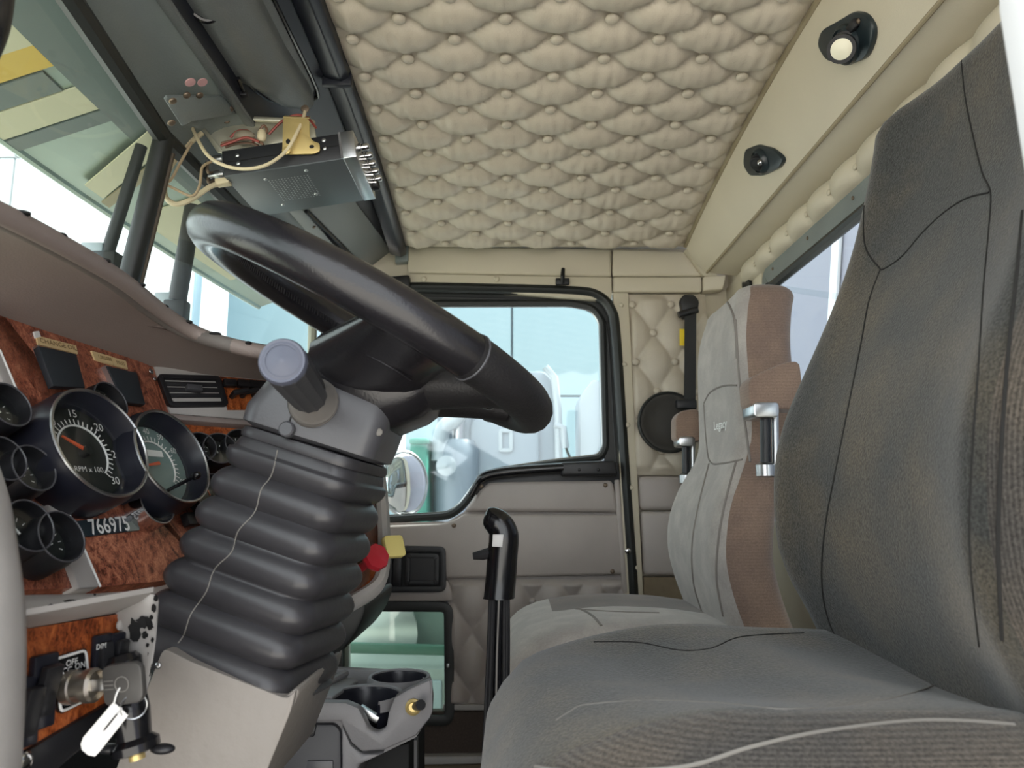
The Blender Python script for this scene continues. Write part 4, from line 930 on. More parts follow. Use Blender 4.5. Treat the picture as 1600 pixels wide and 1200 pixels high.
build('rail_plate', Geo().prism([vis(440, 318, -.05), vis(468, 322, -.05), vis(530, 392, -.05), vis(505, 392, -.05)], -VN * .006), mat('grey_rail', rgb(150, 154, 150), .4), v2, bevel=.002)
# hole pair and hardware on the header plate
for px in (297, 316): build('rivet', Geo().lathe([(.0075, 0), (.0075, .0015), (.0001, .0018)], WX(px, 128, -.452), (.5, 0, -.85), 16), mat('pink_sealant', rgb(206, 160, 160), .6), hdr)
build('mount_plate', Geo().prism([WX(258, 157, -.468), WX(262, 152, -.466), WX(366, 152, -.448), WX(372, 178, -.448), WX(300, 190, -.455), WX(285, 198, -.458)], Vector((-.003, 0, .004))), M_HEADER, hdr, bevel=.001)
for px, py in ((270, 158), (292, 149), (312, 149), (360, 171), (268, 192)): screw('bolt', WX(px, py, -.450), (.5, -.1, -.85), .0055, M_SCREW, hdr)

# ---- hanging two-way radio
RY0, RY1 = 1.10, 1.265
rA, rB = W(350, 275, RY0), W(536, 247, RY0)
rx = (rB - rA).normalized(); rz = rx.cross(Y3).normalized()
if rz.z < 0: rz = -rz
RL = (rB - rA).length; RH = .043; RD = RY1 - RY0
rad = thing('two_way_radio', rA, 'black two-way radio hanging from the header with silver faceplate and speaker grille', 'radio')
def rp(a, b, c): return rA + rx * (RL * a) + Y3 * (RD * b) + rz * (RH * c)
def rbox(a0, a1, b0, b1, c0, c1): return Geo().box((rp(a0, b0, c0) + rp(a1, b1, c1)) / 2, (RL * (a1 - a0) / 2, RD * (b1 - b0) / 2, RH * (c1 - c0) / 2), (rx, Y3, rz))
build('case', rbox(0, 1, .006, 1, .0, 1), M_RADIOS, rad, bevel=.0012)
build('bottom_cover', rbox(0.0, 1.0, .004, 1.0, -.03, .03), M_RADIO, rad, bevel=.0008)
build('side_seam', Geo().tube([rp(.01, -.002, .52), rp(.98, -.002, .52)], .0006, 6), M_DKCAV, rad)
fp = build('faceplate', rbox(1.0, 1.115, -.01, 1.01, -.04, 1.03), M_ALU, rad, bevel=.0015)
for a, c in ((.13, .72), (.13, .40), (.86, .80), (.86, .48)): screw('screw', rp(a, -.004, c), (0, -1, 0), .0035, M_ALU, rad)
for a, b in ((.30, .17), (.66, .12), (.62, .66), (.28, .80)): screw('screw', rp(a, b, -.035), -rz, .0035, M_ALU, rad)
hol = Geo(); 
for i in range(13):
    for j in range(13):
        c = rp(.30 + .36 * (i + .5) / 13, .20 + .52 * (j + .5) / 13, -.032)
        hol.add([c + rx * (.0013 * math.cos(k * 1.0472)) + Y3 * (.0013 * math.sin(k * 1.0472)) - rz * .0003 for k in range(6)], [tuple(range(6))])
build('speaker_grille', hol, mat('grille_hole_rim', rgb(175, 180, 182), .5), rad, smooth=False, kind='stuff')
for k in range(5):
    b = .12 + .18 * k; build('knob', Geo().lathe([(.0068, 0), (.0068, .006), (.0052, .007), (.0055, .017), (.004, .019), (.0001, .019)], rp(1.115, b, .55), rx, 18), M_CHROME, fp)
for k in range(4):
    b = .2 + .18 * k; build('toggle', Geo().tube([rp(1.115, b, .25), rp(1.17, b, .22)], .0025, 8), M_CHROME, fp)
build('microphone_jack', Geo().lathe([(.010, 0), (.010, .010), (.007, .012), (.0001, .009)], rp(1.115, .9, .4), rx, 18), M_BLACK, fp)
build('face_edge', rbox(.985, 1.005, -.012, 1.0, -.02, 1.02), M_CHROME, rad)
# galvanized hanger, brass bracket
hg = thing('radio_hanger', W(400, 185, 1.17), 'bent galvanized sheet hanger carrying the radio below the header', 'bracket')
hp_ = [W(300, 179, 1.14), W(490, 189, 1.17), W(494, 215, 1.17), W(350, 242, 1.15), W(338, 236, 1.145)]
build('plate', Geo().prism(hp_, (.0, .003, .0)), M_STEEL, hg, bevel=.0008)
build('flange', Geo().prism([W(298, 176, 1.13), W(490, 186, 1.16), W(490, 192, 1.16), W(300, 183, 1.13)], (0, .012, .002)), M_STEEL, hg, bevel=.001)
build('stay', Geo().prism([W(301, 182, 1.12), W(306, 182, 1.12), W(352, 240, 1.12), W(340, 238, 1.12)], (0, .003, 0)), M_STEEL, hg, bevel=.0008)
for px, py in ((312, 188), (354, 188)): screw('bolt', W(px, py, 1.135), (0, -1, 0), .006, M_SCREW, hg)
bb = thing('zinc_bracket', W(470, 240, 1.09), 'yellow zinc mounting bracket bolted to the side of the radio', 'bracket')
build('plate', Geo().prism(roundpoly([W(442, 184, 1.094), W(483, 186, 1.094), W(484, 214, 1.094), W(490, 221, 1.094), W(499, 223, 1.094), W(500, 236, 1.094), W(490, 240, 1.094), W(452, 241, 1.094), W(441, 238, 1.094)], .004, 3), (0, .003, 0)), M_BRASS, bb, bevel=.0006)
build('top_fold', Geo().prism([W(442, 184, 1.094), W(483, 186, 1.094), W(485, 184, 1.14), W(445, 182, 1.14)], (0, 0, .002)), M_BRASS, bb)
build('slot', Geo().ball(W(450, 221, 1.0935), (.0035, .0008, .0045)), M_DKCAV, bb); build('slot', Geo().ball(W(487, 229, 1.0935), (.004, .0008, .003)), M_DKCAV, bb)
# wiring
def wire(name, pts, r, m, label): return build(name, Geo().tube(catmull([W(*p) for p in pts], 6), r, 8), m, label=label, cat='wire')
lw = thing('ground_strap', W(400, 262, 1.08), 'cream braided strap looping from the header bolt to the zinc bracket', 'wire')
build('strap', Geo().tube(catmull([W(297, 172, 1.13), W(298, 190, 1.11), W(306, 212, 1.09), W(325, 243, 1.075), W(352, 259, 1.07), W(385, 264, 1.07), W(418, 257, 1.075), W(446, 237, 1.083), W(460, 215, 1.085), W(472, 190, 1.10), W(477, 172, 1.12)], 6), .0028, 8), M_CREAM, lw)
build('ring_terminal', Geo().lathe([(.0065, 0), (.0065, .003), (.003, .004), (.0001, .004)], W(448, 236, 1.086), (0, -1, 0), 16), M_BRASS, lw)
build('ring_terminal', Geo().lathe([(.0065, 0), (.0065, .003), (.003, .004), (.0001, .004)], W(477, 171, 1.118), (0, -1, 0), 16), M_SCREW, lw)
build('tab', Geo().prism([W(297, 160, 1.125), W(308, 159, 1.125), W(304, 176, 1.125), W(294, 176, 1.125)], (0, .003, 0)), M_CREAM, lw, bevel=.0006)
wire('power_cable', [(316, 208, 1.12), (292, 228, 1.11), (268, 258, 1.10), (258, 285, 1.095), (259, 308, 1.09), (275, 319, 1.09), (300, 311, 1.095), (330, 291, 1.11), (352, 286, 1.13)], .0042, M_CREAM, 'cream power cable drooping in a loop left of the radio')
wire('branch_cable', [(300, 222, 1.085), (284, 250, 1.08), (266, 282, 1.075), (255, 285, 1.07), (275, 296, 1.07), (300, 306, 1.075), (312, 290, 1.08), (316, 262, 1.09), (330, 253, 1.10)], .0022, mat('tan_wire', rgb(170, 150, 120), .5), 'thin tan cable crossing inside the cream cable loop')
cn = thing('connector', W(350, 288, 1.12), 'cream plastic plug at the rear lower edge of the radio', 'plug')
build('body', Geo().box(W(349, 285, 1.12), (.011, .008, .005), (rx, Y3, rz)), M_CREAM, cn, bevel=.0015); build('neck', Geo().tube([W(336, 289, 1.115), W(344, 287, 1.118)], .0042, 8), M_CREAM, cn)
hn = thing('wire_bundle', W(400, 210, 1.17), 'tangle of red and brown wires on top of the radio', 'wires')
for k, pts in enumerate(([(345, 228), (365, 221), (385, 215), (405, 222)], [(346, 224), (368, 219), (395, 218), (412, 226)], [(360, 215), (372, 205), (390, 206), (396, 222)], [(405, 205), (412, 196), (417, 204), (410, 216)], [(420, 210), (440, 190), (462, 180), (480, 184), (494, 200)], [(352, 230), (372, 224), (392, 224), (404, 228)])):
    build('strand', Geo().tube(catmull([W(x, y, 1.112 + .004 * k) for x, y in pts], 5), .0022, 6), M_REDW if k % 2 == 0 else mat('brown_wire', rgb(120, 90, 70), .5), hn)
build('tape_wrap', Geo().ball(W(382, 212, 1.12), (.018, .010, .009), n=10, m=6), mat('grey_tape', rgb(140, 130, 112), .5), hn)
build('plug_shell', Geo().ball(W(409, 212, 1.12), (.008, .008, .012), n=10, m=6), M_CREAM, hn)
rcn = thing('coax_plug', W(335, 255, 1.15), 'metal coaxial plugs on the back of the radio', 'plug')
for k, (px, py) in enumerate(((338, 248), (340, 272))): 
    build('plug', Geo().lathe([(.006, 0), (.007, .004), (.007, .014), (.004, .018), (.004, .026)], W(px + 10, py, 1.16), -rx, 16), M_ALU, rcn)
    build('cable', Geo().tube(catmull([W(px - 5, py, 1.16), W(px - 14, py + 6, 1.16), W(px - 12, py + 22 - 8 * k, 1.16), W(px + 4, py + 20 - 16 * k, 1.18)], 5), .003, 8), M_SCREW, rcn)
# ---- spot lamps on rear header panel
LPN = Vector((-.94, 0, -.34)).normalized(); LPV, LPU, LPN = frame(LPN)
def lampp(px, py, off=0): return onp(px, py, Vector((.487, 1, CZ + .672)) + LPN * off, LPN)
def lamp(pts, label, ctr, aim, r, ln, lensm):
    t_ = thing('reading_lamp', lampp(*ctr), label, 'lamp', group='swivel lamps on the rear header')
    build('base_plate', Geo().prism(roundpoly([lampp(x, y, .006) for x, y in pts], .012, 3), -LPN * .012), M_HEADER if False else mat('dark_teal_plastic', rgb(34, 44, 48), .3), t_, bevel=.003)
    c = lampp(*ctr, .008)
    build('socket', Geo().lathe([(r * 1.6, -.004), (r * 1.55, .004), (r * 1.3, .008), (r * 1.25, .004)], c, LPN, 28), MATS['dark_teal_plastic'], t_)
    d = Vector(aim).normalized()
    build('head', Geo().lathe([(r * .9, -.012), (r * 1.15, 0), (r * 1.15, ln * .45), (r * .92, ln * .5), (r * .92, ln * .72), (r * 1.08, ln * .76), (r * 1.08, ln), (r * .9, ln)], c, d, 28), M_BLACK, t_)
    build('lens', Geo().lathe([(r * .9, ln - .001), (r * .6, ln + .002), (.0001, ln + .003)], c, d, 24), lensm, t_)
    return t_, c
P1 = [(1275, 72), (1281, 48), (1310, 32), (1332, 18), (1352, 22), (1364, 42), (1361, 66), (1350, 92), (1330, 101), (1290, 96)]
la, c = lamp(P1, 'swivel lamp with a pale lens sticking out of the rear header, nearer the camera', (1322, 70), tuple(W(1298, 92, .9) - lampp(1322, 70, .008)), .018, .042, mat('frosted_lens', rgb(232, 228, 205), .4))
build('rocker_switch', Geo().box(lampp(1332, 42, .010), (.011, .006, .004), (LPV, LPU, LPN)), M_BLACK, la, bevel=.001)
screw('screw', lampp(1341, 33, .008), LPN, .004, M_SCREW, la)
P2 = [(1160, 258), (1163, 234), (1184, 226), (1208, 233), (1223, 250), (1216, 263), (1192, 275), (1170, 275)]
lb, c = lamp(P2, 'swivel lamp turned into its socket on the rear header, farther from the camera', (1188, 252), (-.5, -.2, -.8), .016, .010, M_DKCAV)
build('bulb', Geo().ball(lampp(1188, 254, .018), .006), M_CHROME, lb)
# ================================================================= SEATS
def spow(v, e): return math.copysign(abs(v) ** e, v)
def raybvh(g): return BVHTree.FromPolygons([tuple(v) for v in g.v], [tuple(f) for f in g.f])
def setmat2(o, m2, test):
    o.data.materials.append(m2); c0 = WL[o.name]
    for p in o.data.polygons:
        if test(p.center + c0, p.normal): p.material_index = 1
def seat_back(zs, xf, T, wf_, yc, rec, n=72, e=.42):
    loops = []
    for z in zs:
        x0 = xf(z); w = wf_(z); th = T(z); lp = []
        for k in range(n):
            q = 2 * math.pi * k / n; cy, sy = math.cos(q), math.sin(q)
            y = w * spow(cy, e); d = spow(sy, .62)
            x = x0 + th / 2 - th / 2 * d
            if sy > 0: x += rec * (1 - min(1, abs(y) / w / .78) ** 3) * (sy ** .5)
            lp.append(Vector((x, yc + y, z)))
        loops.append(lp)
    return loops
# ---- driver seat
ds = thing('driver_seat', (.2, .715, 0), 'charcoal fabric driver seat with high backrest, nearest the camera', 'seat')
XF = [(-.22, .375), (-.13, .345), (-.10, .326), (-.06, .312), (0, .312), (.05, .316), (.10, .332), (.17, .367), (.25, .406), (.32, .432), (.40, .452), (.48, .466)]
zs = [CZ - .20 + k * (.655) / 60 for k in range(61)]
top = CZ + .455
def xf_(z): return sinterp([(CZ + a, b) for a, b in XF], z)
def wid(z): return interp([(CZ - .25, .215), (CZ - .1, .238), (CZ + .1, .242), (CZ + .25, .235), (CZ + .36, .222), (CZ + .46, .205)], z)
def th_(z): return interp([(CZ - .3, .13), (CZ + .1, .125), (CZ + .47, .095)], z)
loops = seat_back(zs, xf_, th_, wid, .717, .030)
c_ = [sum((p for p in l), Vector()) / len(l) for l in loops]
last = loops[-1]; cl = c_[-1]
for a in (20, 40, 60, 75, 87):
    k = math.cos(R(a)) * .12 + .88 if a < 40 else (.88 + .12 * math.cos(R(a))) * math.cos(R((a - 30) * 1.25)) ** .35
    loops.append([Vector((cl.x + (p.x - cl.x) * max(.1, math.cos(R(a)) ** .5) , cl.y + (p.y - cl.y) * k, top + .028 * math.sin(R(a)))) for p in last])
gb = Geo().loft(loops); bo = build('backrest', gb, M_SEAT, ds, ang=70)
setmat2(bo, M_SEATV, lambda c, n: c.y < .512)
bvb = raybvh(gb)
def seam(name, bv, pts, r, m, par, n=8, out=.0002):
    h = hits(bv, pts, n, out)
    if len(h) > 2: build(name, Geo().tube(h, r, 6), m, par)
seam('seam', bvb, [(1357, 262), (1350, 330), (1352, 385), (1372, 416), (1381, 420), (1410, 400), (1440, 365), (1475, 332), (1510, 310), (1545, 301)], .0011, M_SEAMD, bo)
seam('seam', bvb, [(1502, 90), (1508, 150), (1520, 210), (1535, 270), (1548, 302), (1545, 360), (1537, 450), (1530, 560), (1520, 700), (1515, 850), (1530, 1010)], .0009, M_SEAMD, bo)
seam('seam', bvb, [(1376, 420), (1358, 470), (1345, 540), (1325, 640), (1305, 740), (1290, 820), (1284, 900), (1292, 960), (1315, 1005), (1380, 1050)], .0011, M_SEAMD, bo)
seam('seam', bvb, [(1598, 330), (1590, 420), (1575, 560), (1565, 700), (1560, 850), (1566, 1000)], .0015, M_SEAMD, bo)
# cushion
ZC = [(-.03, -.26), (-.022, -.215), (-.01, -.190), (.01, -.176), (.04, -.163), (.09, -.148), (.16, -.138), (.24, -.136), (.33, -.140), (.42, -.150), (.47, -.17)]
xs = [-.028, -.024, -.018, -.010, 0, .012] + [.03 + .022 * k for k in range(20)]
loops = []; n = 72
for x in xs:
    zt_ = CZ + sinterp(ZC, x); zb = CZ - .36; lp = []; w = .242 - .02 * max(0, (.03 - x) / .06)
    for k in range(n):
        q = 2 * math.pi * k / n; y = w * spow(math.cos(q), .40); s = spow(math.sin(q), .55)
        z = (zt_ + zb) / 2 + (zt_ - zb) / 2 * s
        if s > 0:
            z -= .020 * (1 - min(1, abs(y) / w / .72) ** 2.5) * s * min(1, max(0, (x + .0) / .12))
            z += .004 * math.sin(x * 30 + y * 14) * s * (1 - (abs(y) / w) ** 2)
        lp.append(Vector((x, .712 + y, z)))
    loops.append(lp)
gc = Geo().loft(loops); co = build('cushion', gc, M_SEAT, ds, ang=70)
setmat2(co, M_SEATR, lambda c, n: c.y < .535)
bvc = raybvh(gc)
seam('seam', bvc, [(868, 1126), (890, 1112), (917, 1101), (1009, 1095), (1116, 1098), (1224, 1108), (1331, 1101), (1420, 1085), (1480, 1062)], .0008, M_STITCH, co)
seam('seam', bvc, [(928, 1003), (998, 1004), (1062, 1016), (1111, 1013), (1159, 995), (1256, 989)], .0009, M_SEAMD, co)
seam('piping', bvc, [(836, 1198), (900, 1205), (1062, 1199), (1170, 1168), (1277, 1144), (1412, 1127), (1500, 1126), (1585, 1132)], .0015, M_STITCH, co)
build('seat_base', Geo().prism([(.02, .50, .02), (.42, .50, .02), (.40, .52, .34), (.03, .52, .34)], (0, .40, 0)), M_BLACK, ds, bevel=.01)
# lint specks
# ---- passenger seat
pyc = 1.475
ps = thing('passenger_seat', (.2, pyc, 0), 'light grey and brown velour passenger seat with folded armrests', 'seat')
PX = [(-.25, .375), (-.17, .345), (-.10, .330), (-.03, .338), (.03, .362), (.07, .388), (.10, .402), (.20, .402), (.30, .402), (.36, .412), (.40, .43)]
def xp(z): return sinterp([(CZ + a, b) for a, b in PX], z)
def wp_(z): return interp([(CZ - .25, .215), (CZ - .05, .225), (CZ + .03, .21), (CZ + .08, .178), (CZ + .2, .172), (CZ + .33, .162), (CZ + .40, .14)], z)
zs = [CZ - .24 + k * .62 / 60 for k in range(61)]
loops = seat_back(zs, xp, lambda z: .125, wp_, pyc, .012, e=.5)
last = loops[-1]; cl = sum(last, Vector()) / len(last)
for a in (20, 40, 60, 75, 87): loops.append([Vector((cl.x + (p.x - cl.x) * max(.1, math.cos(R(a)) ** .6), cl.y + (p.y - cl.y) * (.55 + .45 * math.cos(R(a))), cl.z + .03 * math.sin(R(a)))) for p in last])
gp = Geo().loft(loops); pb = build('backrest', gp, M_VEL, ps, ang=70)
pb.data.materials.append(M_VELB)
for p in pb.data.polygons:
    if p.index < 72 * 65 and 150 < (p.index % 72) * 5 < 280: p.material_index = 1
bvp = raybvh(gp)
seam('seam', bvp, [(1152, 560), (1148, 500), (1135, 470), (1118, 460)], .0028, M_SEAMG, pb); seam('seam', bvp, [(1150, 500), (1156, 600), (1168, 690), (1172, 722)], .0022, M_SEAMG, pb)
seam('seam', bvp, [(1100, 630), (1110, 613), (1130, 603), (1152, 602)], .002, M_SEAMG, pb)
seam('seam', bvp, [(1100, 632), (1104, 690), (1110, 722), (1130, 724), (1160, 718)], .002, M_SEAMG, pb)
seam('seam', bvp, [(1108, 725), (1092, 790), (1082, 850), (1084, 910), (1098, 958)], .0025, M_SEAMG, pb)
seam('seam', bvp, [(1150, 722), (1132, 790), (1122, 850), (1120, 905), (1130, 962)], .0025, M_SEAMG, pb)
ht = hits(bvp, [(1129, 664), (1130, 664), (1145, 664)], 1, .002)
if len(ht) > 2: text('embroidery', 'Legacy', ht[0], (.12, -1, .0), Z3, .024, M_WHITE, pb, off=.005, bold=.0003)
# cushion of passenger seat
loops = []
PZ = [(-.03, -.30), (-.02, -.27), (-.005, -.245), (.02, -.225), (.06, -.208), (.12, -.197), (.2, -.192), (.3, -.196), (.40, -.21)]
for x in [-.028, -.02, -.012, 0, .012] + [.03 + .024 * k for k in range(17)]:
    zt_ = CZ + sinterp(PZ, x); zb = CZ - .38; lp = []
    for k in range(n):
        q = 2 * math.pi * k / n; y = .235 * spow(math.cos(q), .45); s = spow(math.sin(q), .55); z = (zt_ + zb) / 2 + (zt_ - zb) / 2 * s
        if s > 0: z += (.018 * (abs(y) / .235) ** 2 - .012) * s * min(1, max(0, x / .1))
        lp.append(Vector((x, pyc + y, z)))
    loops.append(lp)
gq = Geo().loft(loops); pc = build('cushion', gq, M_VEL, ps, ang=70); bvq = raybvh(gq)
setmat2(pc, M_VELD, lambda c, n: c.y > pyc + .03 and c.x > .085)
seam('seam', bvq, [(905, 951), (925, 962), (940, 978)], .0025, M_SEAMG, pc); seam('seam', bvq, [(900, 952), (960, 956), (1030, 958)], .002, M_SEAMG, pc)
build('seat_base', Geo().prism([(.03, 1.27, .0), (.38, 1.27, .0), (.36, 1.29, .34), (.04, 1.29, .34)], (0, .38, 0)), M_BLACK, ds.__class__ and ps, bevel=.01)
# folded-up armrests with metal clamps
for (yy, pts, br, lbl) in ((1.225, [(1170, 598), (1176, 588), (1225, 566), (1250, 563), (1258, 640), (1180, 638), (1172, 630)], [(1177, 628), (1218, 628), (1218, 652), (1178, 652), (1197, 740), (1181, 716)], 'near'), (1.715, [(1056, 652), (1064, 642), (1092, 638), (1098, 690), (1062, 690), (1056, 684)], [(1061, 682), (1086, 682), (1086, 697), (1061, 697), (1072, 752), (1062, 740)], 'far')):
    ar = build('armrest', Geo().prism(roundpoly([W(x, y, yy - .03) for x, y in pts], .012, 4), (0, .055, 0)), M_VELB, ps, bevel=.012, seg=4)
    k_ = yy / FPX; cx = W(*br[0], yy - .035); c1 = W(br[1][0], br[1][1], yy - .035); c2 = W(br[2][0], br[2][1], yy - .035)
    build('clamp', Geo().prism(roundpoly([cx, c1, c2, W(*br[3], yy - .035)], .008, 4), (0, .06, 0)), M_ALU, ar, bevel=.003)
    b4 = W(br[4][0], br[4][1], yy - .01); r0 = W((br[2][0] + br[3][0]) / 2 - 2, br[2][1] - 4, yy - .01)
    build('hinge_rod', Geo().tube([r0, b4], .009, 12), M_BLACK, ar); build('hinge_rod', Geo().tube([r0 + X3 * .016, b4 + X3 * .016], .0055, 10), M_ALU, ar)
    build('pivot', Geo().lathe([(.010, -.012), (.016, -.01), (.016, .008), (.010, .012)], b4 + Z3 * .006, Z3, 18), M_ALU, ar)
# latch fitting below
# ---- seat belt, speaker on pillar
sb = thing('seat_belt', W(1075, 480, 1.92), 'black seat belt hanging from the pillar behind the passenger seat', 'seat belt')
build('anchor', Geo().prism(roundpoly([W(1063, 468, 1.92), W(1068, 460, 1.92), W(1085, 460, 1.92), W(1093, 470, 1.92), W(1090, 490, 1.92), W(1068, 498, 1.92)], .008), (0, .025, 0)), M_BLACK, sb, bevel=.004)
build('guide', Geo().tube([W(1060, 492, 1.905), W(1090, 484, 1.905)], .009, 10), M_BLACK, sb)
build('webbing', Geo().prism([W(1070, 488, 1.91), W(1088, 486, 1.91), W(1087, 640, 1.90), W(1086, 760, 1.89), W(1068, 760, 1.89), W(1069, 640, 1.90)], (0, .003, 0)), mat('black_webbing', rgb(46, 47, 48), .8, bump=.4, bscale=800), sb)
build('stop_buckle', Geo().box(W(1072, 632, 1.895), (.026, .012, .012)), M_BLACK, sb, bevel=.004)
build('warning_tag', Geo().prism([W(1062, 514, 1.915), W(1070, 514, 1.915), W(1070, 540, 1.915), W(1062, 540, 1.915)], (0, .002, 0)), M_YTAG, sb)
sp = thing('speaker', W(1042, 710, 1.94), 'round dark speaker grille on the quilted pillar panel', 'speaker')
spc = W(1044, 660, 1.935)
build('grille', Geo().lathe([(.080, -.010), (.080, .004), (.074, .010), (.066, .010), (.060, .006), (.03, .009), (.0001, .010)], spc, (0, -1, 0), 40), mat('dark_brown_grille', rgb(50, 47, 42), .5, bump=.5, bscale=900), sp)
build('rim', Geo().tube([spc + Vector((.078 * math.cos(k * .157), -.008, .078 * math.sin(k * .157))) for k in range(40)], .004, 8, closed=True), M_SEAL, sp)
# ================================================================= GEAR LEVER AND CONSOLE
GY = 1.10
gl = thing('gear_shift_lever', W(780, 1260, GY), 'black gear shift lever with range selector grip between the seats', 'gear lever')
def gp_(px, py, w, d=None):
    c = W(px, py, GY); return c, w * GY / FPX
loops = []
for px, py, w, hh in ((779, 935, 24, .0), (780, 933, 23.5, 0), (783, 900, 23.2, 0), (785, 870, 23.2, 0), (787, 848, 23.2, 0)):
    c, r = gp_(px, py, w); loops.append([c + X3 * (r * math.cos(k * .3142)) + Y3 * (r * .9 * math.sin(k * .3142)) for k in range(20)])
build('grip_barrel', Geo().loft(loops), M_BLACKG, gl)
kpath = catmull([W(787, 850, GY), W(787, 836, GY), W(783, 824, GY), (W(775, 815, GY)), W(765, 809, GY), W(757, 806, GY)], 5)
kr = [interp([(0, 23), (1, 23), (2, 21.5), (3, 20.5), (4, 17.5), (4.7, 13), (5, 6)], k / 5) * GY / FPX for k in range(26)]
build('knob', Geo().tube(kpath, kr, 20, upv=(0, 1, 0), flat=.88), M_BLACKG, gl, ang=60)
build('label', Geo().prism([W(770, 835, GY - .024), W(787, 835, GY - .024), W(785, 855, GY - .024), W(769, 854, GY - .024)], (0, .003, 0)), mat('silver_label', rgb(205, 205, 205), .4), gl, bevel=.0004)
build('range_selector', Geo().tube([W(765, 864, GY), W(754, 867, GY), W(739, 869, GY)], [.008, .0075, .005], 8), M_BLACK, gl)
build('rod', Geo().tube([W(781, 932, GY), W(778, 1020, GY), W(774, 1260, GY), Vector((W(774, 1260, GY).x - .01, GY, 0.0))], .0095, 14), M_BLACKG, gl)
build('floor_boot', Geo().lathe([(.09, 0.0), (.085, .02), (.06, .035), (.065, .05), (.04, .07), (.03, .10), (.012, .12)], Vector((W(774, 1260, GY).x - .01, GY, 0.0)), Z3, 24), M_RUBBER, gl)
for dx, dx2 in ((-13, -22), (-9, -14), (9, 14), (13, 16)): build('air_line', Geo().tube([W(780 + dx, 932, GY - .01), W(779 + dx * 1.1, 1000, GY - .012), W(775 + dx2, 1260, GY - .012), Vector((W(775 + dx2, 1260, GY).x - .01, GY - .012, .03))], .0035, 8), M_BLACK, gl)
# cup-holder console
cs = thing('cup_holder_console', W(560, 1230, 1.2), 'grey cup holder console with two cups and a lower drawer', 'console')
CY0_ = 1.08
# main tray face with notch in front of the near cup
face = [W(420, 1080, CY0_), W(480, 1097, CY0_), W(540, 1098, CY0_), W(560, 1106, CY0_), W(570, 1125, CY0_), W(576, 1140, CY0_), W(590, 1146, CY0_), W(603, 1138, CY0_), W(608, 1110, CY0_), W(616, 1090, CY0_), W(636, 1078, CY0_), W(672, 1062, CY0_), W(676, 1090, CY0_), W(674, 1120, CY0_), W(650, 1150, CY0_), W(600, 1172, CY0_), W(565, 1176, CY0_), W(548, 1160, CY0_), W(532, 1128, CY0_), W(440, 1126, CY0_)]
build('tray_front', Geo().prism(face, (0, .02, 0)), M_CONS, cs, bevel=.004)
build('tray_skirt', Geo().prism([W(440, 1118, CY0_ + .021), W(532, 1118, CY0_ + .021), W(548, 1148, CY0_ + .021), W(570, 1152, CY0_ + .021), W(605, 1152, CY0_ + .021), W(676, 1112, CY0_ + .021), W(650, 1152, CY0_ + .021), W(600, 1176, CY0_ + .021), W(565, 1180, CY0_ + .021), W(540, 1182, CY0_ + .021), W(440, 1150, CY0_ + .021)], (0, .008, 0)), M_CONS, cs)
build('tray_back', Geo().prism([W(500, 1043, 1.32), W(640, 1050, 1.32), W(660, 1058, 1.32), W(665, 1110, 1.32), W(440, 1110, 1.32), W(440, 1060, 1.32)], (0, .02, 0)), M_CONS, cs, bevel=.006)
build('tray_end', Geo().prism([W(672, 1062, CY0_), W(676, 1064, CY0_), W(676, 1110, CY0_), W(672, 1122, CY0_)], Vector((W(660, 1056, 1.32).x - W(674, 1062, CY0_).x, .24, W(660, 1058, 1.32).z - W(674, 1064, CY0_).z))), M_CONS, cs, bevel=.004)
def cup(px, py, Y, rx_, ry_, dpt, notch=False):
    c = W(px, py, Y)
    def l(k, h): return [c + X3 * (rx_ * k * math.cos(q * .2094)) + Y3 * (ry_ * k * math.sin(q * .2094)) + Z3 * h for q in range(30)]
    hs = [(1.0, 0), (.97, -.004), (.93, -dpt), (.01, -dpt)]
    a0, a1 = (R(-58), R(238)) if notch else (0, 2 * math.pi)
    def well(s, t):
        k, h = hs[min(3, int(round(t * 3)))]; a = a0 + (a1 - a0) * s
        return c + X3 * (rx_ * k * math.cos(a)) + Y3 * (ry_ * k * math.sin(a)) + Z3 * h
    cu = build('cup_well', Geo().grid(well, 30, 3), M_NAVY, cs)
    hr = [(1.0, -.003), (1.02, .002), (1.12, .003), (1.18, -.004), (1.18, -.012)]
    def rimf(s, t):
        k, h = hr[min(4, int(round(t * 4)))]; a = a0 + (a1 - a0) * s
        return c + X3 * (rx_ * k * math.cos(a)) + Y3 * (ry_ * k * math.sin(a)) + Z3 * h
    build('cup_rim', Geo().grid(rimf, 30, 4), M_CONS, cs)
    return cu
cup(572, 1086, 1.15, .048, .050, .07, True); cup(624, 1058, 1.26, .044, .046, .06)
build('shelf', Geo().prism([W(455, 1084, 1.10), W(520, 1088, 1.10), W(560, 1062, 1.30), W(500, 1048, 1.30)], (0, 0, -.006)), M_CONS, cs, bevel=.002)
build('shelf_rib', Geo().tube([W(480, 1084, 1.12), W(540, 1052, 1.30)], .006, 8), M_CONS, cs)
build('cup_clip', Geo().box(W(577, 1115, CY0_ + .03), (.016, .006, .005), (Vector((.85, 0, -.5)), Y3, Vector((.5, 0, .85)))), M_ALU, cs, bevel=.001)
lk = W(646, 1104, CY0_ - .001); build('socket', Geo().lathe([(.011, 0), (.011, .004), (.008, .006), (.006, .004)], lk, (0, -1, 0), 20), M_BRASS, cs); build('socket_plug', Geo().tube([lk + X3 * .002, lk + Vector((.013, -.022, .008))], [.005, .007], 10), M_BLACK, cs)
build('drawer', Geo().prism(roundpoly([W(408, 1133, CY0_ + .012), W(522, 1132, CY0_ + .012), W(532, 1142, CY0_ + .012), W(533, 1240, CY0_ + .012), W(400, 1240, CY0_ + .012)], .008), (0, .15, 0)), mat('dark_grey_drawer', rgb(64, 64, 68), .5), cs, bevel=.003)
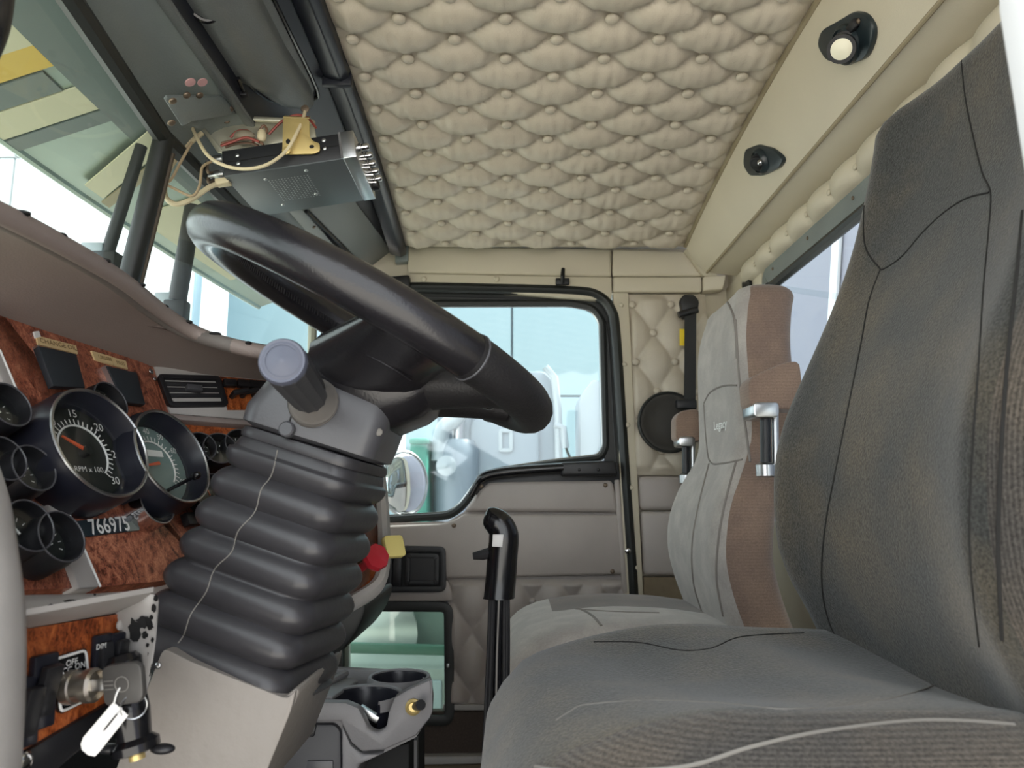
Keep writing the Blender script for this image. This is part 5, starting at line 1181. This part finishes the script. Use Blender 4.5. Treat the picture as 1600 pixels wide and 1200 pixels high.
build('drawer_pull', Geo().prism([W(446, 1134, CY0_ + .008), W(494, 1134, CY0_ + .008), W(490, 1152, CY0_ + .008), W(450, 1152, CY0_ + .008)], (0, .01, 0)), M_BLACK, cs, bevel=.002)
build('drawer_badge', Geo().prism([W(480, 1189, CY0_ + .009), W(520, 1189, CY0_ + .009), W(520, 1215, CY0_ + .009), W(478, 1215, CY0_ + .009)], (0, .004, 0)), M_SHROUD, cs, bevel=.0005)
build('drawer_surround', Geo().prism([W(534, 1132, CY0_ + .004), W(548, 1164, CY0_ + .004), W(566, 1180, CY0_ + .004), W(600, 1178, CY0_ + .004), W(560, 1196, CY0_ + .004), W(552, 1240, CY0_ + .004), W(534, 1240, CY0_ + .004)], (0, .1, 0)), M_CONS, cs, bevel=.004)
build('pedestal', Geo().prism([W(400, 1180, 1.2), W(545, 1185, 1.2), W(640, 1160, 1.2), W(640, 1300, 1.2), W(400, 1300, 1.2)], (0, .2, 0)), M_DKCAV, cs, bevel=.005)
build('pedestal_post', Geo().prism([W(644, 1158, 1.25), W(651, 1156, 1.25), W(652, 1300, 1.25), W(646, 1300, 1.25)], (0, .02, 0)), M_CONS, cs)
# ================================================================= OUTSIDE
GZ = -1.35
build('ground', Geo().grid(lambda s, t: Vector((-40 + 80 * s, -40 + 80 * t, GZ)), 2, 2), M_GROUND, kind='structure', label='pale concrete yard around the truck')
# pale blue panelled building beyond the passenger side; white one ahead-left
def panel_wall(name, label, x0, x1, y, z1, nx, nz, m, sub):
    b = thing(name, ((x0 + x1) / 2, y, GZ), label, 'building')
    w = (x1 - x0) / nx; h = (z1 - GZ) / nz
    me = None
    build('backing', Geo().box(((x0 + x1) / 2, y + .25, (z1 + GZ) / 2), ((x1 - x0) / 2, .1, (z1 - GZ) / 2)), mat('joint_' + name, sub, .7), b)
    for i in range(nx):
        for j in range(nz):
            c = Vector((x0 + w * (i + .5), y + .1, GZ + h * (j + .5)))
            if me is None:
                o = build('wall_panel', Geo().box(c, (w / 2 - .015, .08, h / 2 - .015)), m, b, bevel=.008); me = o.data
            else: inst('wall_panel', me, c, b)
    return b
panel_wall('building', 'pale blue panelled building seen through the passenger window', -4.0, 10, 10.0, 9, 7, 6, M_BWALL, rgb(150, 172, 186))
bw = panel_wall('building', 'bright white panelled building seen through the windshield', -22.0, -3.85, 8.5, 9, 8, 5, M_BWHITE, rgb(205, 214, 220))

# parked truck outside the passenger window
ty = 4.2
t = thing('parked_truck', (0.1, ty, GZ), 'pale grey-blue truck parked outside the passenger window', 'truck')
def wt(px, py, d=0.0): return W(px, py, ty + d)
build('sleeper_body', Geo().prism(roundpoly([wt(735, 585), wt(852, 578), wt(868, 600), wt(874, 760), wt(874, 1150), wt(735, 1150)], .12, 4), (0, 1.6, 0)), M_TRUCK, t, bevel=.03)
build('cab_side', Geo().prism(roundpoly([wt(682, 640), wt(737, 620), wt(737, 1150), wt(690, 1150)], .05, 3), (0, 1.5, 0)), M_TRUCK, t, bevel=.03)
build('cab_door', Geo().prism(roundpoly([wt(735, 655, -.03), wt(842, 655, -.03), wt(846, 1000, -.03), wt(735, 1000, -.03)], .05, 3), (0, .04, 0)), M_TRUCK, t, bevel=.01)
build('door_recess', ring(*(lambda l: (l, inset(l, .02)))(roundpoly([wt(779, 670, -.045), wt(801, 670, -.045), wt(801, 706, -.045), wt(779, 706, -.045)], .02, 3)), (0, .02, 0)), M_TRUCK2, t)
build('fairing_edge', Geo().tube([wt(852, 574, -.02), wt(866, 590, -.02), wt(872, 640, -.02), wt(874, 760, -.02)], .022, 8), M_TRUCK2, t)
build('corner_fairing', Geo().prism(roundpoly([wt(905, 620), wt(928, 590), wt(944, 600), wt(946, 1000), wt(908, 1000)], .04), (0, .3, 0)), M_TRUCK2, t, bevel=.02)
build('exhaust_pipe', Geo().tube(catmull([wt(686, 720, -.1), wt(688, 690, -.1), wt(694, 668, -.1), wt(712, 655, -.1), wt(722, 640, -.1)], 5), .045, 10), M_TRUCK2, t)
build('exhaust_stack', Geo().tube([wt(716, 1000, -.05), wt(716, 640, -.05)], .035, 10), M_ALU, t)
build('air_cleaner', Geo().lathe([(.02, -.25), (.12, -.24), (.13, .2), (.10, .26), (.02, .27)], wt(712, 760, -.02), (0, 0, 1), 20), M_TRUCK, t)
build('lamp', Geo().lathe([(.0, 0), (.05, .0), (.055, .03), (.0, .04)], wt(698, 728, -.22), (0, -1, 0), 16), M_TRUCK2, t)
build('mirror_arm', Geo().tube([wt(866, 664, -.1), wt(880, 668, -.1), wt(884, 700, -.1)], .02, 8), M_TRUCK2, t)
build('antenna', Geo().tube([wt(878, 672, -.1), wt(886, 705, -.1), wt(893, 720, -.1)], .008, 6), M_SEAL, t)
for px in (800,):
    build('wheel', Geo().lathe([(.1, -.12), (.48, -.12), (.5, -.05), (.5, .05), (.48, .12), (.1, .12)], Vector((wt(px, 800).x, ty + .2, GZ + .5)), (0, 1, 0), 28), M_SEAL, t)
# green machine beside it
gm = thing('green_container', W(660, 1100, 3.6), 'green painted machine box behind the round mirror', 'machine')
build('body', Geo().prism([W(640, 690, 4.0), W(668, 690, 4.0), W(668, 1150, 4.0), W(640, 1150, 4.0)], (0, .5, 0)), M_GREEN, gm, bevel=.02)
build('lid', Geo().prism([W(638, 684, 3.98), W(670, 684, 3.98), W(670, 694, 3.98), W(638, 694, 3.98)], (0, .52, 0)), M_GREEN, gm, bevel=.02)
for k in range(3): build('rib', Geo().prism([W(640, 740 + 60 * k, 3.98), W(668, 740 + 60 * k, 3.98), W(668, 748 + 60 * k, 3.98), W(640, 748 + 60 * k, 3.98)], (0, .03, 0)), M_GREEN, gm, bevel=.005)
# light pole
lp = thing('lamp_post', Vector((W(630, 700, 7).x, 7, GZ)), 'thin pale post standing behind the round mirror', 'post')
build('pole', Geo().tube([Vector((W(630, 700, 7).x, 7, GZ)), W(628, 640, 7)], [.05, .035], 10), M_WHITEP, lp)
build('base', Geo().lathe([(.16, 0), (.16, .1), (.07, .14), (.06, .2)], Vector((W(630, 700, 7).x, 7, GZ)), (0, 0, 1), 16), M_WHITEP, lp)
# orange barrel
ob = thing('traffic_barrel', Vector((W(602, 780, 5).x, 5, GZ)), 'orange traffic barrel seen beside the steering column', 'barrel')
build('body', Geo().lathe([(.30, 0), (.30, .1), (.26, .12), (.24, .6), (.22, .62), (.20, 1.05), (.1, 1.1)], Vector((W(602, 780, 5).x, 5, GZ + .25)), (0, 0, 1), 20), M_ORNG, ob)
build('band', Geo().lathe([(.252, .4), (.250, .55)], Vector((W(602, 780, 5).x, 5, GZ + .25)), (0, 0, 1), 20, cap=False), M_WHITEP, ob)
build('base', Geo().lathe([(.36, 0), (.36, .2), (.30, .26)], Vector((W(602, 780, 5).x, 5, GZ)), (0, 0, 1), 20), M_SEAL, ob)
# white pickup seen through kick window
pk = thing('pickup_truck', W(625, 1100, 3.3), 'white pickup truck seen through the low kick window', 'truck')
def wk(px, py, d=0): return W(px, py, 3.3 + d)
build('body', Geo().prism(roundpoly([wk(480, 1040), wk(720, 1044), wk(720, 1190), wk(480, 1190)], .04), (0, .5, 0)), mat('pickup_white', rgb(150, 156, 152), .4), pk, bevel=.03)
build('bed_panel', Geo().prism([wk(480, 1062, -.02), wk(690, 1064, -.02), wk(690, 1120, -.02), wk(480, 1120, -.02)], (0, .03, 0)), M_TRUCK2, pk, bevel=.01)
build('green_rail', Geo().prism([wk(480, 1003, -.02), wk(720, 1010, -.02), wk(720, 1026, -.02), wk(480, 1020, -.02)], (0, .04, 0)), mat('dark_green_rail', rgb(60, 96, 82), .4), pk, bevel=.01)
build('door_handle', Geo().box(wk(600, 1075, -.03), (.04, .012, .008)), M_SEAL, pk, bevel=.004)
wc = W(590, 985, 3.78)
build('wheel', Geo().lathe([(.05, -.02), (.16, -.03), (.2, .02), (.21, .1), (.05, .12)], wc, (0, -1, 0), 26), M_ALU, pk)
build('cab_pillar', Geo().prism([wk(625, 920, .45), wk(640, 920, .45), wk(640, 1025, .45), wk(625, 1025, .45)], (0, .05, 0)), M_CREAM, pk, bevel=.01)
build('cab_side', Geo().prism([wk(480, 905, .52), wk(740, 905, .52), wk(740, 1046, .52), wk(480, 1046, .52)], (0, .06, 0)), mat('pale_green_panel', rgb(112, 126, 118), .5), pk, bevel=.01)
# round convex mirror on passenger side
mr = thing('convex_mirror', W(632, 800, 2.25), 'round convex side mirror outside the passenger window', 'mirror')
mc = W(632, 755, 2.25); mn = Vector((.62, -.75, 0.05)).normalized(); v_, u_, n_ = frame(mn)
def mloop(r, h): return [mc + n_ * h + v_ * (r * .82 * math.cos(2 * math.pi * k / 32)) + u_ * (r * math.sin(2 * math.pi * k / 32)) for k in range(32)]
build('glass', Geo().loft([mloop(.094 * math.sin(a), .020 * math.cos(a)) for a in [math.pi / 2 * (1 - k / 8) for k in range(8)] + [.02]], True), M_MIRROR, mr)
build('rim', Geo().tube(mloop(.096, .0), .006, 8, closed=True), M_ALU, mr)
build('back_shell', Geo().loft([mloop(.098, 0), mloop(.09, -.02), mloop(.05, -.04), mloop(.01, -.045)]), M_SEAL, mr)
build('arm', Geo().tube([mc - n_ * .04, mc - n_ * .07 + Vector((-.03, 0, -.05)), W(572, 800, 1.985)], .009, 8), M_SEAL, mr)

# outside drop visor above windshield
ev = thing('drop_visor', (-0.65, 1.05, CZ + .58), 'metal exterior drop visor hanging over the windshield', 'sun visor')
def ev_pt(Y, s, off=0.0):     # s 0 at roof, 1 at lower lip
    bow = 0.05 * ((Y - 1.05) / .9) ** 2
    return Vector((-0.54 - 0.215 * s + bow, Y, CZ + 0.605 - 0.078 * s - off))
def ev_strip(y0, y1, s0, s1, off):
    return Geo().loft([[ev_pt(y, s0, off), ev_pt(y, s1, off), ev_pt(y, s1, off + .003), ev_pt(y, s0, off + .003)] for y in [y0 + (y1 - y0) * k / 12 for k in range(13)]])
build('sheet', ev_strip(.2, 1.98, 0, 1, 0), M_EXTV, ev)
build('lip', Geo().tube([ev_pt(y, 1) for y in [.2 + 1.78 * k / 16 for k in range(17)]], .008, 8), M_EXTV, ev)
def ev_quad(name, pts, m, off=.004):
    build(name, Geo().prism([ev_pt(y, s, off) for y, s in pts], (0, 0, -.003)), m, ev)
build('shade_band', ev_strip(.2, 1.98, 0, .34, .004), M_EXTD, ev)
build('cream_reflection', ev_strip(.60, .86, .34, .98, .004), M_EXTC, ev)  # cream, yellow and dark strips: surroundings' reflections painted on the visor underside
build('yellow_reflection', ev_strip(.86, .905, .34, .98, .004), M_EXTY, ev)
build('dark_reflection', ev_strip(.91, .955, .42, .98, .004), M_EXTD, ev)
build('cream_reflection', ev_strip(.958, 1.015, .34, .98, .004), M_EXTC, ev)
build('dark_reflection', ev_strip(1.02, 1.05, .1, .98, .004), M_EXTD, ev)
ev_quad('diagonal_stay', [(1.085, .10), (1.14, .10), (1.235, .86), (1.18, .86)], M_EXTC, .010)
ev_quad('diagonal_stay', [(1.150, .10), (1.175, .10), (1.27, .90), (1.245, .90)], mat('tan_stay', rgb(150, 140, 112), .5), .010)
build('cream_reflection', ev_strip(1.34, 1.75, .3, .85, .004), M_EXTC, ev)  # farther cream reflection, painted the same way
for a, b, c, d, yy, lb in ((221, 228, 168, 395, 1.10, 'near'), (302, 322, 277, 470, 1.30, 'far')):
    st = [W(a, b, yy), W(c, d, yy)]
    ws = thing('wiper_post', st[1] - Z3 * .14, 'dark post standing outside the %s half of the windshield' % lb, 'post', group='posts outside the windshield')
    build('post', Geo().tube([st[0], st[1]], [.009, .010] if a < 250 else [.015, .016], 16), M_SEAL, ws)
    build('bracket', Geo().box(st[1] + Vector((-.02, 0, .0)), (.018, .012, .014)), M_TRUCK2, ws, bevel=.004)
    build('foot', Geo().box(st[1] + Vector((0, 0, -.07)), (.02, .015, .07)), M_SEAL, ws, bevel=.005)
build('hood', Geo().grid(lambda s, t: Vector((-.62 - 1.5 * s, .25 + 1.6 * t, CZ - .08 - .12 * s - .14 * (2 * t - 1) ** 2)), 6, 12), M_EXTC, label='cream painted truck hood ahead of the windshield', cat='hood')

# pale sleeper wall behind the back window
sw = thing('sleeper_wall', (1.25, 1.0, GZ), 'pale lavender wall outside the back window', 'wall')
build('sheet', Geo().box((1.35, 1.6, .9), (.02, 3.0, 1.6)), mat('lavender_white_paint', rgb(140, 140, 154), .5), sw)
build('conduit', Geo().tube([(1.31, 3.05, .6), (1.31, 3.0, 1.2), (1.31, 2.70, 2.2)], .02, 8), M_WHITEP, sw)
build('stand', Geo().box((1.35, 1.0, -1.03), (.05, 2.0, .33)), M_SEAL, sw)
